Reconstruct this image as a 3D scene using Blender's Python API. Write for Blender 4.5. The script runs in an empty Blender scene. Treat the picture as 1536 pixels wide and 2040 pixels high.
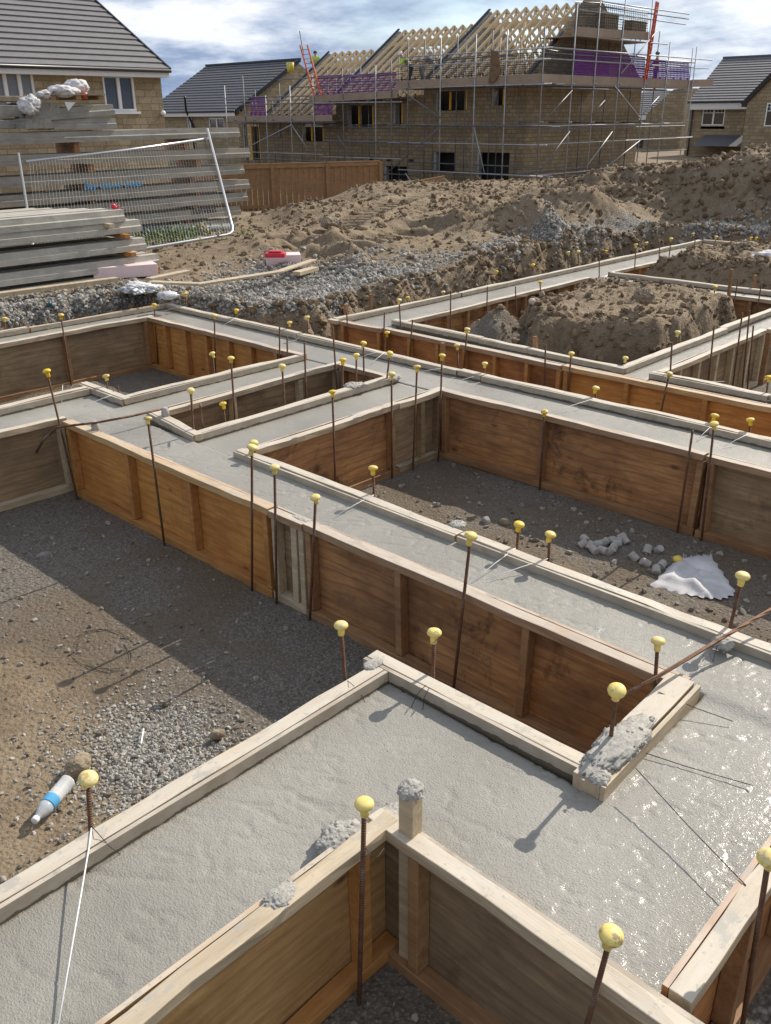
import bpy, math, random
import numpy as np
from mathutils import Vector, Matrix
rnd = random.Random(7); nr = np.random.default_rng(11)
sc = bpy.context.scene; COL = sc.collection

# ------------------------------------------------------------------ camera
CX, CY, H = 768.0, 1020.0, 2.1          # photo centre (1536 x 2040 px), camera height over the form tops
VA = np.array([-1270, 245.]); VB = np.array([2610, 215.]); CC = np.array([CX, CY])
F = math.sqrt(-(VA - CC) @ (VB - CC))
def ray(x, y): return np.array([x - CX, CY - y, -F])
_x = -ray(*VA); _x /= np.linalg.norm(_x)
_y = ray(*VB); _y /= np.linalg.norm(_y)
_z = np.cross(_x, _y); _z /= np.linalg.norm(_z); _y = np.cross(_z, _x)
R = np.stack([_x, _y, _z]); CAM = np.array([0, 0, H])
FW = R @ np.array([0, 0, -1.]); FW[2] = 0; FW /= np.linalg.norm(FW)
def M(x, y, z=0):                       # where the sight line of a photo pixel meets a level plane
    d = R @ ray(x, y); return CAM + d * ((z - H) / d[2])
def PY(x, y, Y): d = R @ ray(x, y); return CAM + d * (Y / d[1])
def PX(x, y, X): d = R @ ray(x, y); return CAM + d * (X / d[0])
def PD(x, y, dist): d = R @ ray(x, y); return CAM + d * (dist / (d @ FW))
cam = bpy.data.cameras.new('camera'); camo = bpy.data.objects.new('camera', cam); COL.objects.link(camo)
cam.sensor_fit = 'HORIZONTAL'; cam.sensor_width = 36; cam.lens = 36 * F / 1536
cam.clip_start = .05; cam.clip_end = 2000
mw = Matrix([list(R[i]) + [CAM[i]] for i in range(3)] + [[0, 0, 0, 1]]); camo.matrix_world = mw
sc.camera = camo

# ------------------------------------------------------------------ light
SUN_EL, SUN_AZ = 37.0, 88.0             # azimuth counted from +X towards +Y
wd = bpy.data.worlds.new('World'); sc.world = wd; wd.use_nodes = True
nt = wd.node_tree; N = nt.nodes; LK = nt.links
for n in list(N): N.remove(n)
def nd(tree, t, **k):
    n = tree.nodes.new(t)
    for a, b in k.items(): setattr(n, a, b)
    return n
out = nd(nt, 'ShaderNodeOutputWorld'); bg = nd(nt, 'ShaderNodeBackground'); bg.inputs[1].default_value = .15
sky = nd(nt, 'ShaderNodeTexSky', sky_type='NISHITA', sun_disc=False)
sky.sun_elevation = math.radians(SUN_EL); sky.sun_rotation = math.radians(90 - SUN_AZ)
sky.air_density = 1.0; sky.dust_density = 1.0
tc = nd(nt, 'ShaderNodeTexCoord'); sx = nd(nt, 'ShaderNodeSeparateXYZ'); LK.new(tc.outputs['Generated'], sx.inputs[0])
def mth(tree, op, a, b=None, c=None):
    n = nd(tree, 'ShaderNodeMath', operation=op)
    for i, v in enumerate((a, b, c)):
        if v is None: continue
        if isinstance(v, (int, float)): n.inputs[i].default_value = v
        else: tree.links.new(v, n.inputs[i])
    return n.outputs[0]
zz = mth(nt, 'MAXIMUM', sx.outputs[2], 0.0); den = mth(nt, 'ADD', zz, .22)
cx = nd(nt, 'ShaderNodeCombineXYZ')
LK.new(mth(nt, 'DIVIDE', sx.outputs[0], den), cx.inputs[0]); LK.new(mth(nt, 'DIVIDE', sx.outputs[1], den), cx.inputs[1])
LK.new(mth(nt, 'MULTIPLY', zz, 3.0), cx.inputs[2])
def noise(tree, vec, scale, detail=6, rough=.55, dist=0., dim='3D'):
    n = nd(tree, 'ShaderNodeTexNoise', noise_dimensions=dim)
    n.inputs['Scale'].default_value = scale; n.inputs['Detail'].default_value = detail
    n.inputs['Roughness'].default_value = rough; n.inputs['Distortion'].default_value = dist
    if vec is not None: tree.links.new(vec, n.inputs['Vector'])
    return n.outputs['Fac']
def ramp(tree, fac, stops, interp='LINEAR'):
    r = nd(tree, 'ShaderNodeValToRGB'); r.color_ramp.interpolation = interp
    e = r.color_ramp.elements
    while len(e) < len(stops): e.new(.5)
    for i, (p, c) in enumerate(stops):
        e[i].position = p; e[i].color = (c, c, c, 1) if isinstance(c, (int, float)) else tuple(c) + (1,)
    if fac is not None: tree.links.new(fac, r.inputs[0])
    return r.outputs[0]
def mix(tree, fac, a, b, mode='MIX'):
    n = nd(tree, 'ShaderNodeMix', data_type='RGBA', blend_type=mode)
    for s, v in ((n.inputs[0], fac), (n.inputs[6], a), (n.inputs[7], b)):
        if isinstance(v, (int, float)): s.default_value = v
        elif isinstance(v, tuple): s.default_value = v + (1,) if len(v) == 3 else v
        else: tree.links.new(v, s)
    return n.outputs[2]
cov = ramp(nt, noise(nt, cx.outputs[0], .55, 8, .55, .2), [(.34, 0.), (.46, 1.)])
sh = noise(nt, cx.outputs[0], .95, 9, .6, .15)
k = 1 / .15
cc = ramp(nt, sh, [(.43, (.19 * k, .26 * k, .41 * k)), (.51, (.29 * k, .37 * k, .53 * k)), (.565, (.52 * k, .59 * k, .71 * k)), (.635, (.82 * k, .85 * k, .89 * k))])
LK.new(mix(nt, cov, mix(nt, .35, sky.outputs[0], (.30 * k, .47 * k, .74 * k)), mix(nt, ramp(nt, zz, [(.22, 0.), (.5, .8)]), cc, (.66 * k, .67 * k, .69 * k))), bg.inputs[0]); LK.new(bg.outputs[0], out.inputs[0])  # clouds whiten higher up, above the view, added to raise the fill light
sl = bpy.data.lights.new('sun', 'SUN'); sl.energy = 4.5; sl.angle = math.radians(.5); sl.color = (1, .92, .80)
so = bpy.data.objects.new('sun', sl); COL.objects.link(so)
sd = Vector((math.cos(math.radians(SUN_AZ)) * math.cos(math.radians(SUN_EL)), math.sin(math.radians(SUN_AZ)) * math.cos(math.radians(SUN_EL)), math.sin(math.radians(SUN_EL))))
so.rotation_mode = 'QUATERNION'; so.rotation_quaternion = sd.to_track_quat('Z', 'Y'); so.location = (0, 10, 30)
vs = sc.view_settings; vs.view_transform = 'Standard'; vs.look = 'None'; vs.gamma = 1; vs.use_curve_mapping = False; vs.exposure = 0.27

# ------------------------------------------------------------------ helpers
def tag(o, label=None, cat=None, group=None, kind=None):
    for a, b in (('label', label), ('category', cat), ('group', group), ('kind', kind)):
        if b: o[a] = b
    return o
def empty(name, loc, rz=0, label=None, cat=None, group=None):
    o = bpy.data.objects.new(name, None); COL.objects.link(o)
    o.location = Vector([float(v) for v in loc]); o.rotation_euler = (0, 0, rz); o.empty_display_size = .1
    return tag(o, label, cat, group)
class MB:
    def __init__(s): s.v = []; s.f = []
    def add(s, vs, fs):
        b = len(s.v); s.v += [tuple(map(float, p)) for p in vs]; s.f += [tuple(i + b for i in f) for f in fs]; return s
    def box(s, a, b):
        x0, x1 = sorted((a[0], b[0])); y0, y1 = sorted((a[1], b[1])); z0, z1 = sorted((a[2], b[2]))
        return s.add([(x0, y0, z0), (x1, y0, z0), (x1, y1, z0), (x0, y1, z0), (x0, y0, z1), (x1, y0, z1), (x1, y1, z1), (x0, y1, z1)],
                     [(0, 3, 2, 1), (4, 5, 6, 7), (0, 1, 5, 4), (1, 2, 6, 5), (2, 3, 7, 6), (3, 0, 4, 7)])
    def plank(s, x0, x1, ya, yb, z0, z1, jit=.002, seg=.16):   # a long bar along x, slightly bowed and with wavy worn edges
        A1, A2, f1 = rnd.gauss(0, .004), rnd.gauss(0, .003), rnd.uniform(.6, 1.6)
        y0, y1 = sorted((ya, yb)); n = max(1, int((x1 - x0) / seg)); vs = []; fs = []
        oy = oz = 0
        for i in range(n + 1):
            x = x0 + (x1 - x0) * i / n; oy = .7 * oy + rnd.gauss(0, jit); oz = .7 * oz + rnd.gauss(0, jit)
            j = lambda: rnd.gauss(0, jit * .6)
            by, bz = (A1 * math.sin(math.pi * f1 * i / n), A2 * math.sin(math.pi * f1 * i / n + .7)) if x1 - x0 > .5 else (0, 0)
            y0_, y1_, z0_, z1_ = y0 + oy + by * .5, y1 + oy + by * .5, z0 + oz + bz, z1 + oz + bz; vs += [(x, y0_ + j(), z0_), (x, y1_ + j(), z0_), (x, y1_ + j() * 1.6, z1_ + j()), (x, y0_ + j(), z1_ + j())]
        for i in range(n):
            a = 4 * i
            for k in range(4): fs.append((a + k, a + 4 + k, a + 4 + (k + 1) % 4, a + (k + 1) % 4))
        fs += [(0, 1, 2, 3), (4 * n + 3, 4 * n + 2, 4 * n + 1, 4 * n)]
        return s.add(vs, fs)
    def beam(s, p, q, w, h, up=(0, 0, 1)):                      # a box from p to q
        p, q = Vector([float(v) for v in p]), Vector([float(v) for v in q]); d = (q - p).normalized(); up = Vector(up)
        if abs(d.dot(up)) > .98: up = Vector((1, 0, 0))
        a = d.cross(up).normalized() * (w / 2); b = a.cross(d).normalized() * (h / 2)
        vs = [p - a - b, p + a - b, p + a + b, p - a + b, q - a - b, q + a - b, q + a + b, q - a + b]
        return s.add(vs, [(0, 1, 2, 3), (7, 6, 5, 4), (0, 4, 5, 1), (1, 5, 6, 2), (2, 6, 7, 3), (3, 7, 4, 0)])
    def tube(s, pts, r, n=8, cap=True):
        pts = [Vector([float(v) for v in p]) for p in pts]; rs = r if isinstance(r, (list, tuple)) else [r] * len(pts); vs = []; fs = []
        ref = None
        for i, p in enumerate(pts):
            d = (pts[min(i + 1, len(pts) - 1)] - pts[max(i - 1, 0)]).normalized()
            if ref is None: ref = Vector((0, 0, 1)) if abs(d.z) < .9 else Vector((1, 0, 0))
            a = d.cross(ref).normalized(); b = a.cross(d).normalized(); ref = b
            for k in range(n):
                t = 2 * math.pi * k / n; vs.append(p + (a * math.cos(t) + b * math.sin(t)) * rs[i])
        for i in range(len(pts) - 1):
            for k in range(n): fs.append((i * n + k, i * n + (k + 1) % n, (i + 1) * n + (k + 1) % n, (i + 1) * n + k))
        if cap: fs += [tuple(range(n - 1, -1, -1)), tuple((len(pts) - 1) * n + k for k in range(n))]
        return s.add(vs, fs)
    def lathe(s, prof, n=20):
        vs = []; fs = []
        for r, z in prof:
            for k in range(n): t = 2 * math.pi * k / n; vs.append((r * math.cos(t), r * math.sin(t), z))
        for i in range(len(prof) - 1):
            for k in range(n): fs.append((i * n + k, i * n + (k + 1) % n, (i + 1) * n + (k + 1) % n, (i + 1) * n + k))
        fs += [tuple(range(n - 1, -1, -1)), tuple((len(prof) - 1) * n + k for k in range(n))]
        return s.add(vs, fs)
    def poly(s, pts, thick, axis):                              # outline extruded along an axis vector
        a = Vector(axis).normalized() * thick; n = len(pts)
        vs = [Vector([float(v) for v in p]) for p in pts]; vs += [p + a for p in vs]
        return s.add(vs, [tuple(range(n - 1, -1, -1)), tuple(range(n, 2 * n))] + [(i, (i + 1) % n, n + (i + 1) % n, n + i) for i in range(n)])
    def build(s, name, m, parent=None, smooth=False, bevel=0, local=False, autosm=False):
        me = bpy.data.meshes.new(name); vv = s.v
        if parent is not None and not local:
            inv = (Matrix.Translation(parent.location) @ parent.rotation_euler.to_matrix().to_4x4()).inverted() if parent.parent is None else Matrix()
            vv = [tuple(inv @ Vector(p)) for p in vv]
        me.from_pydata(vv, [], s.f); me.update()
        if smooth: me.polygons.foreach_set('use_smooth', [True] * len(me.polygons))
        if m: me.materials.append(m)
        return link(name, me, parent, bevel)
def link(name, me, parent=None, bevel=0):
    o = bpy.data.objects.new(name, me); COL.objects.link(o)
    if parent is not None: o.parent = parent
    if bevel:
        b = o.modifiers.new('bevel', 'BEVEL'); b.width = bevel; b.segments = 2; b.limit_method = 'ANGLE'
    return o
def np_mesh(name, v, faces, mats=None, smooth=False, attrs=None):  # fast mesh from arrays (faces all of one size)
    me = bpy.data.meshes.new(name); k = faces.shape[1]
    me.vertices.add(len(v)); me.vertices.foreach_set('co', v.astype(np.float32).ravel())
    me.loops.add(faces.size); me.loops.foreach_set('vertex_index', faces.astype(np.int32).ravel())
    me.polygons.add(len(faces)); me.polygons.foreach_set('loop_start', np.arange(0, faces.size, k, dtype=np.int32))
    me.polygons.foreach_set('loop_total', np.full(len(faces), k, dtype=np.int32))
    me.polygons.foreach_set('use_smooth', np.full(len(faces), smooth)); me.update(calc_edges=True)
    for n, a in (attrs or {}).items():
        at = me.attributes.new(n, 'FLOAT', 'POINT'); at.data.foreach_set('value', a.astype(np.float32))
    for m in (mats or []): me.materials.append(m)
    return me
def vnoise(x, y, seed=0):                                       # value noise, vectorised
    xi = np.floor(x).astype(np.int64); yi = np.floor(y).astype(np.int64); xf = x - xi; yf = y - yi
    def h(a, b):
        n = (a * 374761393 + b * 668265263 + seed * 974711) & 0x7fffffff
        n = ((n ^ (n >> 13)) * 1274126177) & 0x7fffffff
        n = n ^ (n >> 16); return (n & 0xffff) / 65535.
    u = xf * xf * (3 - 2 * xf); w = yf * yf * (3 - 2 * yf)
    return (h(xi, yi) * (1 - u) + h(xi + 1, yi) * u) * (1 - w) + (h(xi, yi + 1) * (1 - u) + h(xi + 1, yi + 1) * u) * w
def fbm(x, y, seed=0, oct=4, gain=.5):
    s = 0; a = 1; t = 0
    for i in range(oct):
        s = s + a * (vnoise(x * 2 ** i + 17.3 * i, y * 2 ** i - 9.1 * i, seed + i) - .5); t += a; a *= gain
    return s / t * 2
ORD = 'first second third fourth fifth sixth seventh eighth ninth tenth eleventh twelfth thirteenth fourteenth fifteenth sixteenth'.split()
# ------------------------------------------------------------------ materials
def mat(name):
    m = bpy.data.materials.new(name); m.use_nodes = True; t = m.node_tree
    b = t.nodes['Principled BSDF']; return m, t, b
def setc(t, b, col):
    if isinstance(col, tuple): b.inputs['Base Color'].default_value = col + (1,)
    else: t.links.new(col, b.inputs['Base Color'])
def bump(t, b, h, strength=.3, dist=.01, chain=None):
    n = nd(t, 'ShaderNodeBump'); n.inputs['Strength'].default_value = strength; n.inputs['Distance'].default_value = dist
    t.links.new(h, n.inputs['Height'])
    if chain is not None: t.links.new(chain, n.inputs['Normal'])
    t.links.new(n.outputs[0], b.inputs['Normal']); return n.outputs[0]
def coords(t, scale=(1, 1, 1), rnd_off=True):
    c = nd(t, 'ShaderNodeTexCoord').outputs['Object']
    if rnd_off:
        oi = nd(t, 'ShaderNodeObjectInfo').outputs['Random']; v = nd(t, 'ShaderNodeVectorMath', operation='ADD')
        cb = nd(t, 'ShaderNodeCombineXYZ'); t.links.new(mth(t, 'MULTIPLY', oi, 37.), cb.inputs[0]); t.links.new(mth(t, 'MULTIPLY', oi, 11.), cb.inputs[1]); t.links.new(mth(t, 'MULTIPLY', oi, 23.), cb.inputs[2])
        t.links.new(c, v.inputs[0]); t.links.new(cb.outputs[0], v.inputs[1]); c = v.outputs[0]
    return scaled(t, c, scale)
def scaled(t, c, s):
    v = nd(t, 'ShaderNodeVectorMath', operation='MULTIPLY'); t.links.new(c, v.inputs[0]); v.inputs[1].default_value = s; return v.outputs[0]
def simple(name, col, rough=.6, metal=0., var=.15, vscale=8., bmp=0., spec=.5):
    m, t, b = mat(name); c = coords(t)
    n = noise(t, c, vscale, 5, .6)
    setc(t, b, mix(t, ramp(t, n, [(.3, 0.), (.7, 1.)]), tuple(x * (1 - var) for x in col), tuple(min(1, x * (1 + var)) for x in col)))
    b.inputs['Roughness'].default_value = rough; b.inputs['Metallic'].default_value = metal; b.inputs['Specular IOR Level'].default_value = spec
    if bmp: bump(t, b, n, bmp, .01)
    return m
def wood(name, a, bcol, dark, grain=1., knots=.5, splash=.0, stain=.4, rough=.65, scr=0., ply=False):
    # grain along local x; pale mortar splashes lie on the upward faces
    m, t, b = mat(name); c = coords(t)
    gv = scaled(t, c, (1.1 * grain, 9., 9.)); g = noise(t, gv, 3.2, 7, .65, .7)
    fine = noise(t, scaled(t, c, (3., 60., 60.)), 3, 3, .6); lo = tuple(x * .78 for x in a)
    col = mix(t, ramp(t, g, [(.32, 0.), (.66, 1.)]), lo, bcol)
    col = mix(t, ramp(t, fine, [(.35, .22), (.6, 0.)]), col, dark)
    st = noise(t, scaled(t, c, (1, 1.6, 1.6)), 1.7, 6, .62)
    col = mix(t, ramp(t, st, [(.36, stain), (.58, 0.)]), col, dark)
    if knots:
        vo = nd(t, 'ShaderNodeTexVoronoi', feature='F1'); vo.inputs['Scale'].default_value = 1.
        t.links.new(scaled(t, c, (2.6, 6., 6.)), vo.inputs['Vector'])
        pick = nd(t, 'ShaderNodeSeparateColor'); t.links.new(vo.outputs['Color'], pick.inputs[0])
        kn = mth(t, 'MULTIPLY', ramp(t, vo.outputs['Distance'], [(.05, 1.), (.13, 0.)]), ramp(t, pick.outputs[0], [(.55, 0.), (.6, knots)]))
        col = mix(t, kn, col, tuple(x * .45 for x in dark))
    if scr:   # small pale scrapes and dried mortar flecks
        sp = noise(t, scaled(t, c, (1.5, 1.2, 1.2)), 26, 3, .6)
        col = mix(t, ramp(t, sp, [(.66, 0.), (.72, scr)]), col, (.34, .28, .22))
    rr = b.inputs['Roughness']; rr.default_value = rough
    if splash:
        ge = nd(t, 'ShaderNodeNewGeometry'); s3 = nd(t, 'ShaderNodeSeparateXYZ'); t.links.new(ge.outputs['Normal'], s3.inputs[0])
        up = ramp(t, s3.outputs[2], [(.3, .03), (.8, 1.)])
        film = ramp(t, noise(t, scaled(t, c, (.6, 2, 2)), 4, 6, .7), [(.28, .35), (.62, 1.)])
        spots = mth(t, 'MAXIMUM', ramp(t, noise(t, c, 38, 4, .65), [(.60, 0.), (.65, .75)]), ramp(t, noise(t, scaled(t, c, (.7, 1, 1)), 9, 5, .7), [(.56, 0.), (.64, .75)]))
        col = mix(t, mth(t, 'MULTIPLY', mth(t, 'MULTIPLY', up, film), splash), col, (.57, .525, .45))
        col = mix(t, mth(t, 'MULTIPLY', spots, up), col, (.36, .345, .31))
    if ply:   # broad figured grain of rotary cut veneer
        wv = nd(t, 'ShaderNodeTexWave', wave_type='BANDS', bands_direction='Z'); wv.inputs['Scale'].default_value = 3.2; wv.inputs['Distortion'].default_value = 7.; wv.inputs['Detail'].default_value = 3; wv.inputs['Detail Scale'].default_value = .8
        t.links.new(scaled(t, c, (.55, 1., 1.6)), wv.inputs['Vector']); col = mix(t, ramp(t, wv.outputs['Fac'], [(.0, .30), (.28, 0.)]), col, dark)
    if ply:   # mould and water stains on the outside; the side against the concrete is coated with mortar and wet near it
        mo = noise(t, scaled(t, c, (1.3, 1, 1)), 2.6, 8, .72, .4); col = mix(t, ramp(t, mo, [(.54, 0.), (.66, ply)]), col, tuple(x * .5 for x in dark))
        fl = mth(t, 'MULTIPLY', ramp(t, noise(t, c, 75, 2, .5), [(.70, 0.), (.74, .6)]), ramp(t, noise(t, c, 2.2, 3, .5), [(.45, 0.), (.6, 1.)])); col = mix(t, fl, col, (.40, .33, .25))
        cc_ = nd(t, 'ShaderNodeSeparateXYZ'); t.links.new(nd(t, 'ShaderNodeTexCoord').outputs['Object'], cc_.inputs[0])
        inner = mth(t, 'LESS_THAN', mth(t, 'ABSOLUTE', cc_.outputs[1]), .0015); edge = mth(t, 'ADD', cc_.outputs[2], mth(t, 'MULTIPLY', noise(t, c, 13, 5, .65), .035))
        coat = mix(t, ramp(t, noise(t, c, 9, 5, .65), [(.3, 0.), (.7, 1.)]), (.33, .27, .195), (.46, .40, .31)); coat = mix(t, mth(t, 'LESS_THAN', edge, -.031), coat, (.125, .10, .068))
        col = mix(t, inner, col, coat)
    setc(t, b, col)
    bump(t, b, mix(t, .5, g, fine), .35, .004)
    return m
W_ORANGE = wood('orange_plywood', (.57, .235, .04), (.69, .34, .08), (.30, .085, .016), .9, 1., stain=.5, splash=.85, ply=.25)
W_TAN = wood('tan_plywood', (.50, .285, .095), (.62, .39, .155), (.24, .11, .035), .9, 1., stain=.5, splash=.85, ply=.3)
W_BROWN = wood('brown_oiled_plywood', (.39, .17, .058), (.54, .275, .10), (.10, .045, .02), 1., .8, stain=.75, scr=.35, splash=.85, ply=.85)
W_GREY = wood('weathered_plywood', (.30, .195, .10), (.41, .285, .155), (.12, .075, .042), .8, .5, stain=.6, scr=.3, splash=.85, ply=.5)
W_RED = wood('red_brown_plywood', (.47, .18, .045), (.60, .275, .08), (.18, .06, .02), 1., .8, stain=.7, scr=.2, splash=.85, ply=.5)
W_RAIL = wood('splashed_rail', (.46, .35, .22), (.58, .46, .31), (.28, .19, .11), 1., .4, splash=.9, stain=.3)
W_RAILO = wood('orange_rail', (.50, .30, .12), (.62, .42, .20), (.30, .15, .055), 1., .5, splash=.55, stain=.3)
W_RAILB = wood('brown_rail', (.34, .20, .11), (.44, .29, .17), (.17, .09, .05), 1., .4, splash=.85, stain=.4)
W_STUDO = wood('orange_stud', (.44, .19, .045), (.54, .27, .085), (.22, .075, .018), 1., .5, stain=.3)
W_STUDB = wood('brown_stud', (.32, .165, .07), (.42, .24, .11), (.13, .06, .03), 1., .4, stain=.5)
W_PALE = wood('pale_timber', (.50, .39, .24), (.62, .50, .33), (.24, .17, .10), 1., .5, splash=.3, stain=.3)
W_TRUSS = wood('truss_timber', (.72, .545, .315), (.81, .65, .42), (.54, .38, .20), 1., .2, stain=.15)
W_FENCE = wood('brown_fence_timber', (.25, .13, .05), (.34, .19, .08), (.14, .07, .03), 1., .3, stain=.3)
W_BOARD = wood('scaffold_board', (.30, .22, .16), (.38, .29, .21), (.2, .14, .1), 1., .2, stain=.3)

def concrete(name, wet=True):
    m, t, b = mat(name); c = nd(t, 'ShaderNodeTexCoord').outputs['Object']
    big = noise(t, c, 1.3, 5, .6); mid = noise(t, c, 42, 5, .7); fin = noise(t, scaled(t, c, (1., 1.3, 1.)), 130, 4, .65); swp = noise(t, scaled(t, c, (1., 3.2, 1.)), 3.2, 6, .6, .8)
    col = mix(t, ramp(t, big, [(.3, 0.), (.7, 1.)]), (.235, .222, .194), (.35, .332, .29))
    col = mix(t, ramp(t, fin, [(.3, .5), (.5, 0.)]), col, (.19, .18, .165)); col = mix(t, ramp(t, mid, [(.28, .55), (.42, 0.)]), col, (.22, .21, .19))
    setc(t, b, col)
    ro = ramp(t, noise(t, c, 2.2, 4, .6), [(.35, .34), (.65, .56)]); t.links.new(ro, b.inputs['Roughness'])
    b.inputs['Specular IOR Level'].default_value = .5
    n0 = bump(t, b, swp, .10, .01); n1 = bump(t, b, mid, .42, .005, n0); n2 = bump(t, b, fin, .95, .005, n1)
    sx_ = nd(t, 'ShaderNodeSeparateXYZ'); t.links.new(c, sx_.inputs[0]); mr = nd(t, 'ShaderNodeMapRange'); mr.inputs['From Min'].default_value = -2.0; mr.inputs['From Max'].default_value = -.9; mr.inputs['To Min'].default_value = .22; mr.inputs['To Max'].default_value = 1.; t.links.new(sx_.outputs[0], mr.inputs['Value'])
    wet_ = mth(t, 'MULTIPLY', mr.outputs[0], ramp(t, noise(t, c, 1.5, 5, .6), [(.38, .25), (.60, .85)])); t.links.new(wet_, b.inputs['Coat Weight']); b.inputs['Coat Roughness'].default_value = .16; b.inputs['Coat IOR'].default_value = 1.4
    cb_ = nd(t, 'ShaderNodeBump'); cb_.inputs['Strength'].default_value = .5; cb_.inputs['Distance'].default_value = .006; t.links.new(noise(t, c, 55, 4, .6), cb_.inputs['Height']); t.links.new(cb_.outputs[0], b.inputs['Coat Normal'])
    _ = wet_
    return m
C_WET = concrete('fresh_concrete')
def lump_mat(name, a, b2, sc_=30, vary=0.):
    m, t, b = mat(name); c = coords(t); n = noise(t, c, sc_, 6, .7); col = mix(t, ramp(t, n, [(.3, 0.), (.65, 1.)]), a, b2)
    if vary:
        ob = nd(t, 'ShaderNodeObjectInfo').outputs['Random']; col = mix(t, mth(t, 'MULTIPLY', ob, vary), col, (.30, .255, .19)); col = mix(t, ramp(t, noise(t, scaled(t, c, (5., .6, 5.)), 3, 6, .7), [(.5, 0.), (.68, vary)]), col, (.13, .12, .10))
    setc(t, b, col); b.inputs['Roughness'].default_value = .9; bump(t, b, n, .8, .01); return m
C_LUMP = lump_mat('mortar', (.28, .265, .235), (.46, .44, .40), 45)
C_PRE = lump_mat('precast_concrete', (.24, .232, .208), (.345, .332, .295), 5, .55)
C_PRE2 = lump_mat('pale_precast_concrete', (.37, .35, .30), (.49, .465, .405), 5, .4)
ROCK = lump_mat('rock', (.17, .13, .085), (.33, .27, .19), 9)
ROCKG = lump_mat('grey_rock', (.17, .165, .155), (.30, .29, .275), 9)

def ground_mat():
    m, t, b = mat('site_ground'); c = nd(t, 'ShaderNodeTexCoord').outputs['Object']
    def attr(n): a = nd(t, 'ShaderNodeAttribute'); a.attribute_name = n; return a.outputs['Fac']
    n1 = noise(t, c, .9, 7, .62); n2 = noise(t, c, 7, 6, .7); n3 = noise(t, c, 45, 5, .65)
    earth = mix(t, ramp(t, n2, [(.3, 0.), (.7, 1.)]), (.145, .106, .068), (.285, .218, .145))
    earth = mix(t, ramp(t, n1, [(.42, 0.), (.62, .75)]), earth, (.29, .226, .152))
    earth = mix(t, ramp(t, n3, [(.3, .6), (.5, 0.)]), earth, (.085, .062, .04))
    vo = nd(t, 'ShaderNodeTexVoronoi'); vo.inputs['Scale'].default_value = 38; t.links.new(c, vo.inputs['Vector'])
    sc3 = nd(t, 'ShaderNodeSeparateColor'); t.links.new(vo.outputs['Color'], sc3.inputs[0])
    grav = mix(t, sc3.outputs[0], (.17, .155, .13), (.40, .38, .34))
    grav = mix(t, ramp(t, vo.outputs['Distance'], [(.3, 0.), (.62, .75)]), grav, (.06, .052, .043))
    v2 = nd(t, 'ShaderNodeTexVoronoi'); v2.inputs['Scale'].default_value = 85; t.links.new(c, v2.inputs['Vector'])
    s4 = nd(t, 'ShaderNodeSeparateColor'); t.links.new(v2.outputs['Color'], s4.inputs[0])
    fines = mix(t, s4.outputs[0], (.135, .118, .098), (.265, .238, .203))
    fines = mix(t, ramp(t, v2.outputs['Distance'], [(.3, 0.), (.6, .5)]), fines, (.065, .055, .045))
    fines = mix(t, ramp(t, n1, [(.4, .6), (.56, 0.)]), fines, (.135, .095, .056))
    def soft(a): return ramp(t, mth(t, 'ADD', a, mth(t, 'MULTIPLY', mth(t, 'SUBTRACT', n2, .5), .9)), [(.38, 0.), (.62, 1.)])
    col = mix(t, soft(attr('fines')), earth, fines); col = mix(t, soft(attr('gravel')), col, grav)
    setc(t, b, col); b.inputs['Roughness'].default_value = .92; b.inputs['Specular IOR Level'].default_value = .25
    h = mix(t, .55, n2, n3); q = bump(t, b, h, .9, .03); bump(t, b, mth(t, 'SUBTRACT', 1., vo.outputs['Distance']), .55, .012, q)
    return m
G_MAT = ground_mat()
def tint_mat(name, lo, hi):
    m, t, b = mat(name); a = nd(t, 'ShaderNodeAttribute'); a.attribute_name = 'tint'
    c = nd(t, 'ShaderNodeTexCoord').outputs['Object']; n = noise(t, c, 40, 4, .7)
    col = mix(t, a.outputs['Fac'], lo, hi); setc(t, b, mix(t, ramp(t, n, [(.3, .45), (.6, 0.)]), col, tuple(x * .4 for x in lo)))
    b.inputs['Roughness'].default_value = .92; b.inputs['Specular IOR Level'].default_value = .3; bump(t, b, n, .6, .008); return m
ST_GREY = tint_mat('grey_stones', (.25, .235, .205), (.50, .475, .43))
ST_EARTH = tint_mat('earth_clods', (.135, .092, .054), (.31, .23, .145))
ST_MIX = tint_mat('mixed_stones', (.13, .105, .08), (.36, .33, .28))

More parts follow.
